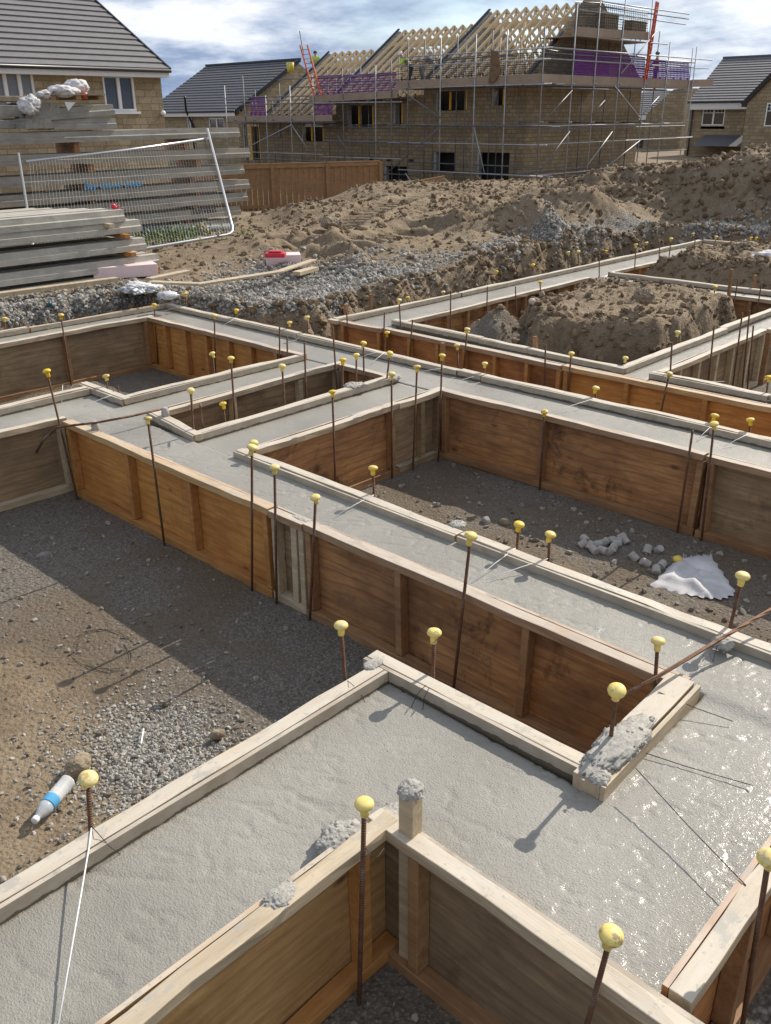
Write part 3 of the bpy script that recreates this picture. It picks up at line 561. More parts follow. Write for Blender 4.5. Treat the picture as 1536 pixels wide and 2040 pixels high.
pins('at the right edge beyond the mound', 'bars by the right edge', [
    (X(-3.47), (1423, 648), (1413, 745), 0), (X(-3.47), (1479, 623), (1462, 752), 0), (X(-3.45), (1493.5, 619), (1487.5, 755), 0), (X(-3.42), (1501, 649), (1493, 748), 0), (Y(7.27), (1531.5, 750), (1529, 769), 1)])
pins('behind the first mound by the right edge', 'bars behind the first mound', [
    (Y(11.13), (1425, 571), (1422, 590), 1), (Y(11.13), (1458, 536), (1454, 570), 0, 'stake'), (Y(11.13), (1470.6, 556), (1460, 619), 0), (Y(11.9), (1505, 548), (1501, 577), 0, 'stake'), (Y(11.13), (1517.4, 563), (1508, 619), 0)])
pins('in front of the farthest gravel bank', 'pins by the farthest form', [(Y(16.15), (1496, 473), (1496, 486), 1), (Y(16.15), (1506.7, 473), (1506, 487), 1)])
for pl, tp, md, lb in [(X(-2.235), (175, 1547), (180.5, 1648), 'yellow-capped pin at bottom left beside the plastic bottle, white string tied to it'),
                       (X(-2.235), (679, 1244), (687, 1356), 'yellow-capped pin outside the splashed corner of the near form'),
                       (Y(2.365), (865, 1259), (862, 1361), 'yellow-capped pin whose round shadow lies on the near concrete, wires tied at its foot'),
                       (None, (-1.168, 2.361, .305), tuple(PX(1216, 1470, -1.268)), 'yellow-capped pin beside the big mortar heap and under the diagonal bar'),
                       (X(-1.475), (726, 1599), (718, 1900), 'tall yellow-capped pin in the nearest pit corner beside the thick stake'),
                       (Y(1.545), (1218, 1861), (1178, 2010), 'leaning yellow-capped pin on the nearest form, bottom right'),
                       (X(-.505), (1532, 1706), (1503, 1990), 'yellow-capped pin cut by the right picture edge beside the bare rail')]:
    pin(pl, tp, md, 1, lb, 'pins around the near foundation')
# bent bars and the diagonal bar
def hook():
    a = PX(398, 804, -5.31); b = PX(404, 850, -5.31); c = a + np.array([.10, -.06, .0]); base = np.array([b[0], b[1], FLOOR])
    tag(MB().tube([base, b, a - [0, 0, .02], a + [.01, 0, 0], c], .007, 8).build('bent_rebar', REBAR, smooth=True), 'bare bar with its top bent over, standing in the small pit', 'bent bar')
hook()
p0 = PX(72, 902, -6.25); p1 = PX(88, 874, -6.18); p2 = M(113, 852, .03); p3 = M(130, 849, .035); p4 = M(192, 842, .07); p5 = M(262, 829, .06); p6 = M(335, 812, .05)
tag(MB().tube([p0, p1, p2, p3, p4, p5, p6], .009, 8).build('bent_rebar', REBAR, smooth=True), 'rusty bar lying across the left beam, its left end bent down over the corner', 'bent bar')
q0 = M(1228, 1392, .05); q1 = M(1310, 1348, .055); q2 = M(1430, 1276, .05); q3 = M(1560, 1200, .10)
tag(MB().tube([q0, q1, q2, q3], .0082, 10).build('rebar_rod', REBAR, smooth=True), 'rusty bar laid diagonally over the form beside the mortar heap, right', 'steel bar')
def spacer(name, loc, r, h, label, tilt=(0, 0), group=None):
    m = MB().lathe([(r * .86, 0), (r, .004), (r * 1.0, h * .5), (r * .8, h * .93), (r * .45, h)], 14)
    o = m.build(name, SPACER, None, smooth=True); o.location = Vector([float(v) for v in loc]); o.rotation_euler = (tilt[0], tilt[1], rnd.uniform(0, 6)); return tag(o, label, 'spacer', group)
spacer('concrete_spacer', M(191, 857, 0), .03, .07, 'pale concrete spacer on the orange rail under the lying bar')
spacer('concrete_spacer', M(330, 829, 0), .03, .07, 'pale concrete spacer at the end of the lying bar by the small pit')
# thick corner stake in the nearest pit
sb = M(742, 1640, 0); tz = PD(742, 1562, float((sb - CAM) @ FW))[2]
e = empty('corner_stake', (-1.455, 1.63, FLOOR), .1, 'thick timber stake with a mortar cap at the corner of the nearest pit', 'stake')
MB().box((-.028, -.028, 0), (.028, .028, .6 + tz)).build('post', W_PALE, e, local=True, bevel=.004)
def blob(loc, sx_, sy_, sz_, seed, mat_=None, sub=5, rough=.35, freq=14):
    import bmesh
    bm = bmesh.new(); bmesh.ops.create_icosphere(bm, subdivisions=sub, radius=1)
    from mathutils import noise as mn
    for v in bm.verts:
        n = v.co.normalized(); p = Vector((n.x * sx_, n.y * sy_, n.z * sz_)) * freq + Vector((seed * 7.1, 0, 0))
        d = .8 + rough * (.8 * mn.noise(p) + .55 * mn.noise(p * 2.7) + .5 * mn.noise(p * 6.3) + .3 * mn.noise(p * 13))
        v.co = Vector((n.x * sx_ * d, n.y * sy_ * d, n.z * sz_ * d))
    me = bpy.data.meshes.new('m'); bm.to_mesh(me); bm.free(); me.materials.append(mat_ or C_LUMP)
    return me, Vector([float(v) for v in loc])
def mortar(name, loc, s, seed, label=None, parent=None, rz=0, **k):
    s = (s[0] * 1.12, s[1] * 1.15, s[2] * .75) if parent is None else s   # a heap of wet mortar: a rough body with grit stuck all over it
    me, _ = blob((0, 0, 0), *s, seed, None, 5, .20, 13); r_ = np.random.default_rng(seed); V = [tuple(v.co) for v in me.vertices]; Fc = [tuple(p.vertices) for p in me.polygons]; nb_ = len(V); mb = MB(); mb.v = V; mb.f = Fc
    g_ = min(s[0], s[1])
    for q in r_.choice(nb_, 90):
        c = np.array(V[q]); c[:2] *= r_.uniform(.8, 1.05); c[2] = c[2] * r_.uniform(.8, .98) if c[2] > 0 else c[2]; rr = g_ * r_.uniform(.03, .11) * np.array([1.2, 1.2, .85])
        mb.add(c + ICO_ * (1 + r_.normal(0, .14, (12, 1))) * rr, ICF_)
    o = mb.build(name, C_LUMP, parent, local=True, smooth=True); o.location = Vector([float(v) for v in loc]); o.rotation_euler = (0, 0, rz)
    if label: tag(o, label, 'mortar')
    return o
_q = (1 + 5 ** .5) / 2
ICO_ = np.array([(-1, _q, 0), (1, _q, 0), (-1, -_q, 0), (1, -_q, 0), (0, -1, _q), (0, 1, _q), (0, -1, -_q), (0, 1, -_q), (_q, 0, -1), (_q, 0, 1), (-_q, 0, -1), (-_q, 0, 1)]) / math.hypot(1, _q)
ICF_ = [(0, 11, 5), (0, 5, 1), (0, 1, 7), (0, 7, 10), (0, 10, 11), (1, 5, 9), (5, 11, 4), (11, 10, 2), (10, 7, 6), (7, 1, 8), (3, 9, 4), (3, 4, 2), (3, 2, 6), (3, 6, 8), (3, 8, 9), (4, 9, 5), (2, 4, 11), (6, 2, 10), (8, 6, 7), (9, 8, 1)]
mortar('mortar_cap', (0, 0, .6 + tz + .008), (.052, .052, .034), 1, None, e)
mortar('mortar_lump', (-1.185, 2.46, .005), (.082, .23, .05), 2, 'big rough mortar heap on the short closing form', rough=.45)
mortar('mortar_lump', M(1190, 1545, .0), (.05, .045, .03), 3, 'mortar lump on the worn end of the near form', rough=.5)
mortar('mortar_lump', M(560, 1785, .002), (.042, .07, .026), 4, 'pale crumbly mortar lump on the yellowish rail', rz=.1, rough=.55)
mortar('mortar_lump', M(680, 1668, -.02), (.07, .09, .05), 5, 'dark wet mortar lump in the corner behind the capped pin', rough=.4)
mortar('mortar_lump', M(790, 1625, -.03), (.06, .08, .045), 6, 'mortar lump right of the thick corner stake', rough=.5)
mortar('mortar_lump', M(1440, 1280, .0), (.05, .05, .04), 7, 'mortar lump where the diagonal bar crosses the rear rail', rough=.5)
mortar('mortar_lump', M(705, 768, .0), (.09, .11, .03), 8, 'mortar lump on the rail of the small pit between two pins', rough=.5)
mortar('mortar_lump', M(780, 753, -.02), (.08, .1, .04), 9, 'mortar lump at the right corner of the small pit', rough=.5)
mortar('mortar_lump', M(913, 1044, .0), (.05, .05, .02), 10, 'mortar crumbs on the middle of the rear rail', rough=.55)
mortar('mortar_lump', M(745, 1322, .0), (.035, .05, .018), 11, 'small mortar lump on the near splashed corner', rough=.5)
mortar('mortar_lump', M(600, 1035, -.01), (.10, .035, .015), 12, 'streak of mortar on the front rail above the grey infill', rough=.6)
# strings and tie wires
def string(pts, label, r=.0022, m=None, name='string', cat='string', grp='strings over the concrete'):
    o = MB().tube(pts, r, 5).build(name, m or STRING, smooth=True); return tag(o, label, cat, grp)
for a, za, b, zb, lb in [((363, 610), .005, (325, 621), -.06, 'short white string at the left end of the second beam'), ((465, 637), .005, (440, 651), -.06, 'short white string by the second pin behind the second beam'),
        ((607, 665), .005, (583, 682), -.06, 'short white string beside the pair of pins above the far left pit'), ((766, 702), .005, (736, 728), -.06, 'white string nearest the right corner of the small pit'), ((752, 701), .005, (712, 714), -.06, 'white string behind the pins of the small pit'),
        ((944, 750), .005, (905, 762.5), -.06, 'white string at the step in the second rear form'), ((893, 732), .005, (837, 741), -.06, 'white string crossing behind the middle pit corner pin'), ((1185, 793.6), .005, (1087, 826), -.05, 'long white string on the second beam above the red brown panel'),
        ((1415, 851), .005, (1388, 878), -.05, 'white string behind the two stacked caps at right'), ((1490, 865), .005, (1442, 890), -.05, 'white string under the capped pin at far right'),
        ((745, 986), .004, (668, 1028), -.03, 'white string from the pin above the front beam'), ((1027, 1092), .004, (943, 1157), -.03, 'longer white string crossing the front beam'), ((1091, 1113), .004, (968, 1155), -.03, 'thin string from the bright yellow cap across the front beam'),
        ((223, 787), .005, (166, 810), -.06, 'white string across the left beam'), ((125, 767), .005, (123, 804), -.06, 'white string hanging at the leaning pin, left beam'),
        ((792, 635), .005, (776, 651), -.06, 'white string in the left corner of the second foundation'), ((1443, 760), .005, (1353, 763), -.05, 'white string on the second foundation at right')]:
    string([M(*a, za), (M(*a, za) + M(*b, zb)) / 2 + np.array([0, 0, .004]), M(*b, zb)], lb)
string([M(182, 1650, .004), M(177, 1690, .003), M(160, 1790, -.012), M(113, 2060, -.045)], 'long white string running down the near concrete to the bottom edge', .0028)
for a, za, b, zb, lb in [((1311, 1378), .006, (1460, 1437), -.04, 'thin grey wire from the pin over the short closing form'), ((1267, 1531), .03, (1486, 1764), .0, 'thin wire over the glistening concrete to the right edge pin'), ((1240, 1485), -.045, (1500, 1565), -.045, 'wire trail lying on the concrete right of the mortar heap')]:
    string([M(*a, za), (M(*a, za) + M(*b, zb)) / 2 - np.array([0, 0, .006]), M(*b, zb)], lb, .0018, WIRE, 'tie_wire', 'wire', 'tie wires')
def loopwire(pts, lb): string(pts, lb, .0014, WIRE, 'tie_wire', 'wire', 'tie wires')
loopwire([PY(862, 1352, 2.35), M(838, 1375, .012), M(830, 1385, -.02), M(818, 1412, -.06)], 'tie wire from the capped pin over the near rail')
loopwire([PY(863, 1354, 2.35), M(850, 1380, .01), M(845, 1390, -.02), M(842, 1415, -.06)], 'right-hand tie wire of the pair at that pin, over the near rail')
loopwire([PX(687, 1352, -2.23), M(700, 1362, .012), M(714, 1375, -.02), M(728, 1400, -.06)], 'tie wire at the pin by the splashed corner')
loopwire([PX(181, 1645, -2.23), M(195, 1660, .012), M(220, 1688, -.01), M(240, 1702, -.06)], 'tie wire at the bottom left pin')
loopwire([M(1438, 1285, .03), M(1404, 1290, .04), M(1400, 1318, -.03), M(1412, 1300, .0), M(1420, 1318, -.04), M(1430, 1285, .04)], 'looped wire hanging from the diagonal bar')
loopwire([PX(730, 1690, -1.46), PX(738, 1705, -1.40), PX(752, 1708, -1.38), PX(765, 1690, -1.40)], 'wire loop between pin and thick stake')
# ------------------------------------------------------------------ terrain
def axis(*segs):
    r = []
    for a, b, s in segs: r.append(np.arange(a, b - 1e-6, s))
    r.append([segs[-1][1]]); return np.concatenate(r)
gxs = axis((-400, -90, 31), (-90, -27, 2.), (-27, -14.6, .14), (-14.6, -11.2, .07), (-11.2, .6, .045), (.6, 12, .6), (12, 200, 20))
gys = axis((-120, -12, 12), (-12, -1, .5), (-1, 7, .042), (7, 19.6, .055), (19.6, 25, .13), (25, 110, 2.), (110, 500, 30))
CP = [(-10.8, 2, .1), (-10.7, 4.6, .1), (-10.35, 5.4, .1), (-9.4, 6.3, .05), (-8.4, 6.7, .05), (-8.2, 7.6, .05), (-8.2, 9.6, .1), (-8.4, 12.5, .1), (-8.4, 15, .1), (-8.2, 16.8, .15), (-7, 17.0, .15), (-5.5, 17.2, .15), (-3, 17.2, .2),
      (-10.9, 6.8, .12), (-12, 6, .12), (-14, 4, .1), (-14.6, 9.1, .12), (-14.6, 11.2, .12), (-12.3, 10.4, .2), (-9.3, 9.1, .18), (-10, 11.5, .25), (-9.6, 13.5, .35), (-12.8, 15.6, .45),
      (-14.2, 13.1, .42), (-15.9, 17.5, .52), (-13.6, 18.1, .55), (-13.3, 20.0, .55), (-11.5, 17.5, .62), (-10.6, 16.2, .5), (-9.4, 17.6, .45),
      (-11.6, 12.6, .35), (-17, 13.5, .0), (-16.5, 10, -.1), (-20, 10, -.5), (-20, 16, -.55), (-18, 20, -.4), (-25, 10, -1), (-24, 17, -1.05), (-24, 24, -1.05), (-18, 26, -1), (-16, 24, -.4), (-12, 28, -1), (-8, 30, -1), (0, 32, -1), (8, 26, -.6),
      (-30, 30, -1.1), (-20, 35, -1.1), (-40, 25, -1.1), (-60, 40, -1.2), (-10, 50, -1.2), (-12, 5, .1), (-13, 0, .1), (-18, 2, -.3), (-16, -6, 0), (-11, -5, .05)]
top = lambda px, py, d: tuple(PD(px, py, d))
CP += [(-6, 18.5, .5), (-4, 19, .5), (-2, 20, .5), (-5, 21.5, .5), (-8, 19.5, .5), (-1, 17.6, .3)]
CP += [tuple(M(px, py, z_)) for px, py, z_ in ((905, 420, .62), (975, 402, .74), (1060, 386, .9), (1150, 374, .85), (1000, 482, .28), (1150, 458, .28), (820, 482, .30), (720, 470, .36), (900, 505, .22))]
CP = np.array(CP)
def base_h(x, y):
    num = 0; den = 0
    for px, py, pz in CP:
        w = 1 / ((x - px) ** 2 + (y - py) ** 2 + .12) ** 1.7; num = num + w * pz; den = den + w
    return num / den
def poly_sd(x, y, P):                    # signed distance to a polygon, negative inside
    P = np.array(P, float); d = np.full(x.shape, 1e9); ins = np.zeros(x.shape, bool)
    for i in range(len(P)):
        a, b = P[i], P[(i + 1) % len(P)]; e = b - a; wx, wy = x - a[0], y - a[1]
        t = np.clip((wx * e[0] + wy * e[1]) / (e @ e), 0, 1); d = np.minimum(d, np.hypot(wx - e[0] * t, wy - e[1] * t))
        c = ((a[1] > y) != (b[1] > y)) & (x < (b[0] - a[0]) * (y - a[1]) / (b[1] - a[1] + 1e-12) + a[0]); ins ^= c
    return np.where(ins, -d, d)
DUG = [(-10.15, -9), (-10.15, 5.3), (-9.75, 6.0), (-9.0, 6.35), (-8.35, 6.45), (-8.0, 7.0), (-7.98, 9.6), (-8.05, 12), (-8.15, 14.6), (-8.05, 16.2), (-7.2, 16.65), (-4, 16.8), (6, 17), (9, -9)]
MND = [(-6.0, 8.75), (-5.25, 8.1), (-4.42, 8.85), (-4.5, 10.75), (-6.3, 10.7)]
MND2 = [(-6.2, 12.7), (-3.0, 12.35), (-2.0, 14.6), (-5.4, 14.9), (-6.2, 14.3)]
def sstep(a, b, t): t = np.clip((t - a) / (b - a), 0, 1); return t * t * (3 - 2 * t)
TRK = [((-10.0, 9.6), (-11.0, 15.2)), ((-11.0, 9.4), (-14.2, 16.2)), ((-9.3, 8.6), (-12.6, 10.2))]
def track_f(x, y):
    f = np.zeros_like(x)
    for ta, tb in TRK:
        ta, tb = np.array(ta), np.array(tb); Lt = np.linalg.norm(tb - ta); td = (tb - ta) / Lt; ux = (x - ta[0]) * td[0] + (y - ta[1]) * td[1]; uy = -(x - ta[0]) * td[1] + (y - ta[1]) * td[0]; f = np.maximum(f, np.exp(-(uy / .5) ** 4) * (ux > -.5) * (ux < Lt + .3))
    return f
def ground_h(x, y):
    z = base_h(x, y)
    r1 = fbm(x * 1.1, y * 1.1, 31, 4); r2 = fbm(x * 4.3, y * 4.3, 37, 4, .6); r3 = fbm(x * 13, y * 13, 41, 3, .6)
    far = sstep(20, 40, np.hypot(x, y))
    heapy = sstep(.18, .7, z) * (1 - far)
    hl = sstep(-11.9, -10.0, x + r1 * .5) * (1 - sstep(22.2, 24.5, y)); z = z + hl * (.62 + .32 * sstep(-9.5, -7.5, x)) * sstep(17.25, 18.55, y + r1 * .35 + r2 * .25)
    z = z + (r1 * .075 + r2 * .07 + r3 * .045 + fbm(x * 27, y * 27, 45, 2) * .025) * (.4 + 1.3 * heapy) * (1 - .85 * track_f(x, y)) * (1 - far)
    # ruts left by tracks on the bare soil, running up the mound
    trk = np.zeros_like(z)
    for ta, tb in TRK:
        ta, tb = np.array(ta), np.array(tb); Lt = np.linalg.norm(tb - ta); td = (tb - ta) / Lt; ux = (x - ta[0]) * td[0] + (y - ta[1]) * td[1]; uy = -(x - ta[0]) * td[1] + (y - ta[1]) * td[0] + .12 * np.sin(ux * 1.1)
        ends = sstep(-.8, .2, ux) * (1 - sstep(Lt - .8, Lt + .4, ux)); lug = np.abs(((ux * 2.5 + 1.2 * np.abs(uy)) % 1) - .5); r_1 = ends * np.exp(-(uy / .37) ** 4); trk = np.maximum(trk, r_1)
        z = z - r_1 * (.03 + .125 * sstep(.18, .26, lug)) * (1 - far) + ends * .06 * np.exp(-((np.abs(uy) - .52) / .14) ** 2) * (1 - far)
    sd = poly_sd(x, y, DUG) + fbm(x * 2.2, y * 2.2, 51, 3) * .18 + r2 * .06 + r3 * .06
    inn = 1 - sstep(-.28, .16, sd)
    fl = -.61 + fbm(x * .9, y * .9, 61, 3) * .05 + fbm(x * 6, y * 6, 63, 3) * .014 + r3 * .008
    # the bottom of the near left pit dips a little away from the forms, and soil is piled against the near form
    fl = fl - .07 * np.exp(-(((x + 4.2) / 1.6) ** 2 + ((y - 1.7) / .75) ** 2))
    fl = fl + .10 * np.exp(-((x + 2.45) / .4) ** 2) * (y < 2.1)
    m1 = poly_sd(x, y, MND) + fbm(x * 2.6, y * 2.6, 71, 3) * .16 + r2 * .13 + r3 * .05
    k1 = 1 - sstep(-.02, .27, m1); fl = fl + k1 * (.70 + r2 * .05 + r3 * .05 + fbm(x * 1.2, y * 1.2, 77, 2) * .05)
    m2 = poly_sd(x, y, MND2) + fbm(x * 2.3, y * 2.3, 75, 3) * .2; k2 = 1 - sstep(-.1, .7, m2); fl = fl + k2 * (.83 + r2 * .10 + r3 * .04)
    # a loose clod heap left of the mound
    fl = np.maximum(fl, -.6 + (.66 + r2 * .12) * np.exp(-(((x + 6.0) / .48) ** 2 + ((y - 8.15) / .62) ** 2)))
    return z * (1 - inn) + fl * inn, inn, k1, k2, heapy
gx, gy = np.meshgrid(gxs, gys, indexing='ij'); gz, ginn, gk1, gk2, gheap = ground_h(gx, gy)
def gravel_mask(x, y):
    bank = np.exp(-(np.maximum(poly_sd(x, y, DUG) - .15, 0) / .65) ** 2) * sstep(-.12, .1, poly_sd(x, y, DUG))
    bank = bank * np.clip(sstep(-16, -9.8, x), 0, 1) * np.clip(.1 + (x < -8.3) * .9 + (y > 15.5) * .9 + 2.2 * (vnoise(x * 1.1, y * 1.1, 5) - .45), 0, 1)
    return bank
gg = gravel_mask(gx, gy) * (1 - ginn * .8)
gg = np.maximum(gg, .9 * np.exp(-(((gx + 9.2) / 1.1) ** 2 + ((gy - 8.0) / 1.5) ** 2)))
gg = np.maximum(gg, .85 * np.exp(-(((gx + 3.0) / .33) ** 2 + ((gy - 1.62) / .30) ** 2)))           # pale gravel spill in the near left pit
gg = np.maximum(gg, .75 * (gx > -.5) * (gy < 3) * ginn)
gf = ginn * (1 - np.maximum(gk1, gk2)) * .95
gf = gf * (1 - .95 * np.exp(-(((gx + 3.9) / 1.0) ** 2 + ((gy - 1.25) / .55) ** 2)))               # bare brown soil
gf = gf * (1 - .95 * np.exp(-(((gx + 2.6) / .55) ** 2 + ((gy - 1.0) / .6) ** 2)))
gf = gf * (1 - .8 * np.exp(-(((gx + 2.4) / 1.7) ** 2 + ((gy - 4.15) / .45) ** 2)))
nxg, nyg = gx.shape; ii, jj = np.meshgrid(np.arange(nxg - 1), np.arange(nyg - 1), indexing='ij'); ix = lambda i, j: (i * nyg + j).ravel()
fq = np.stack([ix(ii, jj), ix(ii + 1, jj), ix(ii + 1, jj + 1), ix(ii, jj + 1)], 1)
me = np_mesh('ground', np.stack([gx.ravel(), gy.ravel(), gz.ravel()], 1), fq, [G_MAT], True, {'gravel': gg.ravel(), 'fines': gf.ravel()})
tag(link('ground', me), 'bare brown earth and gravel of the building site, dug out around the foundations', 'ground', kind='structure')
def gh(x, y): return float(ground_h(np.array([[x]], float), np.array([[y]], float))[0][0, 0])

# ------------------------------------------------------------------ scattered stones
_t = (1 + 5 ** .5) / 2
ICO = np.array([(-1, _t, 0), (1, _t, 0), (-1, -_t, 0), (1, -_t, 0), (0, -1, _t), (0, 1, _t), (0, -1, -_t), (0, 1, -_t), (_t, 0, -1), (_t, 0, 1), (-_t, 0, -1), (-_t, 0, 1)]) / math.hypot(1, _t)
ICF = np.array([(0, 11, 5), (0, 5, 1), (0, 1, 7), (0, 7, 10), (0, 10, 11), (1, 5, 9), (5, 11, 4), (11, 10, 2), (10, 7, 6), (7, 1, 8), (3, 9, 4), (3, 4, 2), (3, 2, 6), (3, 6, 8), (3, 8, 9), (4, 9, 5), (2, 4, 11), (6, 2, 10), (8, 6, 7), (9, 8, 1)])
def stones(name, xy, size, m, label, cat, sink=.25, smooth=False):
    n = len(xy); x, y = xy[:, 0], xy[:, 1]; z = ground_h(x[None], y[None])[0][0]
    s = size[:, None] * nr.uniform(.6, 1.15, (n, 3)); s[:, 2] *= .75
    v = ICO[None] * (1 + nr.normal(0, .17, (n, 12, 1))) * s[:, None, :]
    q = nr.normal(size=(n, 4)); q[:, 1:3] *= .45; q /= np.linalg.norm(q, axis=1)[:, None]; w, a, b, c = q.T
    Rm = np.stack([1 - 2 * (b * b + c * c), 2 * (a * b - w * c), 2 * (a * c + w * b), 2 * (a * b + w * c), 1 - 2 * (a * a + c * c), 2 * (b * c - w * a), 2 * (a * c - w * b), 2 * (b * c + w * a), 1 - 2 * (a * a + b * b)], 1).reshape(n, 3, 3)
    v = np.einsum('nij,nkj->nki', Rm, v) + np.stack([x, y, z + size * (.5 - sink) * .75], 1)[:, None]
    f = (ICF[None] + 12 * np.arange(n)[:, None, None]).reshape(-1, 3)
    me = np_mesh(name, v.reshape(-1, 3), f, [m], smooth, {'tint': np.repeat(nr.uniform(0, 1, n), 12)})
    return tag(link(name, me), label, cat, kind='stuff')
def pick(n, box, maskf, over=30):
    r = []
    got = 0
    for _ in range(over):
        p = nr.uniform((box[0], box[2]), (box[1], box[3]), (4000, 2)); k = nr.uniform(size=4000) < maskf(p[:, 0], p[:, 1]); r.append(p[k]); got += k.sum()
        if got > n: break
    return np.concatenate(r)[:n]
def skew(n, lo, hi, p=2.5): return lo + (hi - lo) * nr.uniform(size=n) ** p
def sdv(x, y): return poly_sd(x[None], y[None], DUG)[0]
g = pick(9000, (-12.0, -7.4, .5, 10.5), lambda x, y: np.where(sdv(x, y) > .0, np.clip(.95 - .8 * sdv(x, y), 0, 1), 0) * (y < 10.6) * np.clip(.15 + (x < -8.3) * .9 + 2.2 * (vnoise(x * 1.1, y * 1.1, 5) - .45), 0, 1) + .7 * np.exp(-(((x + 9.2) / 1.0) ** 2 + ((y - 8.0) / 1.5) ** 2)) * (sdv(x, y) > -.1))
stones('gravel', g, skew(len(g), .008, .042, 2.0), ST_GREY, 'grey crushed stone heaped along the edge of the dig', 'gravel')
g = pick(5200, (-10.0, -2, 10.0, 19.0), lambda x, y: np.where(sdv(x, y) > .0, np.clip(1.0 - 1.0 * sdv(x, y), 0, 1), 0) * np.clip((x > -7.9) * 1. + .1 + 2. * (vnoise(x * .9, y * .9, 8) - .5), 0, 1))
stones('gravel', g, skew(len(g), .012, .055, 2.2), ST_GREY, 'grey crushed stone along the far edge of the dig below the spoil heap', 'gravel')
def heapf(x, y): return np.clip((base_h(x[None], y[None])[0] - .16) * 2.2, 0, 1) * (sdv(x, y) > .05) * (1 - .93 * track_f(x, y))
g = pick(15000, (-17, 2, 9, 24), heapf); stones('earth_clods', g, skew(len(g), .008, .075, 6), ST_EARTH, 'brown clods and stones covering the earth mounds', 'earth clods', .3)
g = pick(7500, (-10.5, 2, 17.0, 20.5), lambda x, y: .7 + 0 * x); stones('earth_clods', g, skew(len(g), .010, .095, 4.5), ST_EARTH, 'large clods on the steep face of the spoil heap at right', 'earth clods', .3)
g = pick(7000, (-7.2, -2.2, 7.4, 15), lambda x, y: (.30 * ((poly_sd(x[None], y[None], MND)[0] < .5) | (poly_sd(x[None], y[None], MND2)[0] < .6)) + np.maximum(1 - sstep(-.4, .55, np.abs(poly_sd(x[None], y[None], MND)[0])), 1 - sstep(-.2, .7, np.abs(poly_sd(x[None], y[None], MND2)[0]))) + .25 * np.exp(-(((x + 6.1) / .5) ** 2 + ((y - 8.1) / .6) ** 2))) * (sdv(x, y) < -.8) * (np.abs(y - 11.5) > .75) * (y > 7.5) * ((x < -4.05) | (y > 12.3)) * (x > -6.55))
stones('earth_clods', g, skew(len(g), .006, .06, 4.5), ST_EARTH, 'crumbled clods on the two earth mounds inside the far foundation', 'earth clods', .35)
g = pick(4200, (-10.6, -6, 5.5, 16.8), lambda x, y: (np.abs(sdv(x, y) + .02) < .24) * .8); stones('earth_clods', g, skew(len(g), .008, .065, 3.5), ST_EARTH, 'brown clods breaking out of the dug earth bank', 'earth clods', .2)
g = pick(5200, (-3.9, -2.4, 1.0, 2.4), lambda x, y: np.exp(-(((x + 3.05) / .36) ** 2 + ((y - 1.62) / .30) ** 2))); stones('pit_gravel', g, skew(len(g), .004, .013, 2.), ST_GREY, 'pale crushed stone spilled on the floor of the near left pit', 'gravel', .3)
def pitf(x, y): return ((x > -6.1) & (x < -2.3) & (y > -.2) & (y < 2.95)).astype(float) * (.07 + .5 * np.exp(-(((x + 3.0) / .38) ** 2 + ((y - 1.62) / .32) ** 2)) + .5 * np.exp(-(((x + 2.5) / .4) ** 2 + ((y - 1.0) / .8) ** 2)))
g = pick(3600, (-6.1, -2.3, -.2, 2.95), pitf); stones('pit_gravel', g, skew(len(g), .003, .022, 3.5), ST_MIX, 'small stones spread over the floor of the near left pit', 'gravel', .3)
g = pick(2600, (-4.5, -.4, 3.55, 5.45), lambda x, y: .4 + .6 * (y < 4.4)); stones('pit_gravel', g, skew(len(g), .005, .03, 4.), ST_MIX, 'small stones on the floor of the big middle pit', 'gravel', .3)
g = pick(700, (-1.5, .3, .2, 2.5), lambda x, y: ((x > -.5) | (y < 1.5)) * .8); stones('pit_gravel', g, skew(len(g), .006, .03, 3.), ST_MIX, 'small stones on the floor beside the nearest forms', 'gravel', .3)
g = pick(2600, (-16, -8.2, 6.5, 15), lambda x, y: .5 * (sdv(x, y) > .3)); stones('earth_clods', g, skew(len(g), .01, .07, 4.), ST_EARTH, 'loose crumbs scattered over the flat bare soil', 'earth clods', .35)

# single rocks
def rock(px, py, z, s, seed, label, m=ROCK, rough=.22, freq=6., dz=.0):
    p = M(px, py, z); gz_ = gh(p[0], p[1]) if dz is None else z
    me, _ = blob((0, 0, 0), *s, seed, m, 4, rough, freq); o = link('rock', me); o.location = Vector([float(p[0]), float(p[1]), float(gz_ + s[2] * .45)]); o.rotation_euler = (0, 0, seed)
    return tag(o, label, 'rock')
rock(158, 1530, -.58, (.085, .06, .055), 2.1, 'buff square stone lying in the near left pit above the bottle', ROCK)
rock(433, 1468, -.58, (.045, .03, .03), 4.2, 'small buff stone close to the long splashed form', ROCK)
rock(88, 1112, -.63, (.075, .035, .035), 1.2, 'flat grey stone alone in the shaded part of the near left pit', ROCKG)
rock(968, 1042, -.6, (.045, .04, .04), 5.5, 'grey stone behind the front beam left of the spacers', ROCKG)
rock(1005, 1045, -.6, (.05, .04, .035), 3.5, 'dark rounded stone next to the grey stone behind the front beam', ROCK)
rock(42, 558, .12, (.28, .17, .15), 2.7, 'big brown rock below the near beam stack', ROCK)
rock(88, 566, .12, (.17, .10, .09), 6.4, 'dark slate coloured rock right of the big brown rock', ROCKG)
rock(8, 568, .12, (.16, .12, .10), 8.4, 'brown rock at the left picture edge below the beams', ROCK)
rock(1282, 600, .22, (.13, .12, .11), 3.1, 'single clod standing on the flat top of the earth mound', ROCK, .4)
rock(1060, 604, .22, (.05, .045, .045), 7.7, 'white stone at the left end of the earth mound', PIPEW)
rock(1478, 503, .2, (.26, .2, .14), 5.1, 'big clod on the second mound near the right edge', ROCK, .4)
rock(403, 470, .12, (.22, .16, .18), 9.1, 'brown lump lying in the weeds by the wire fence panel', ROCK, .3)
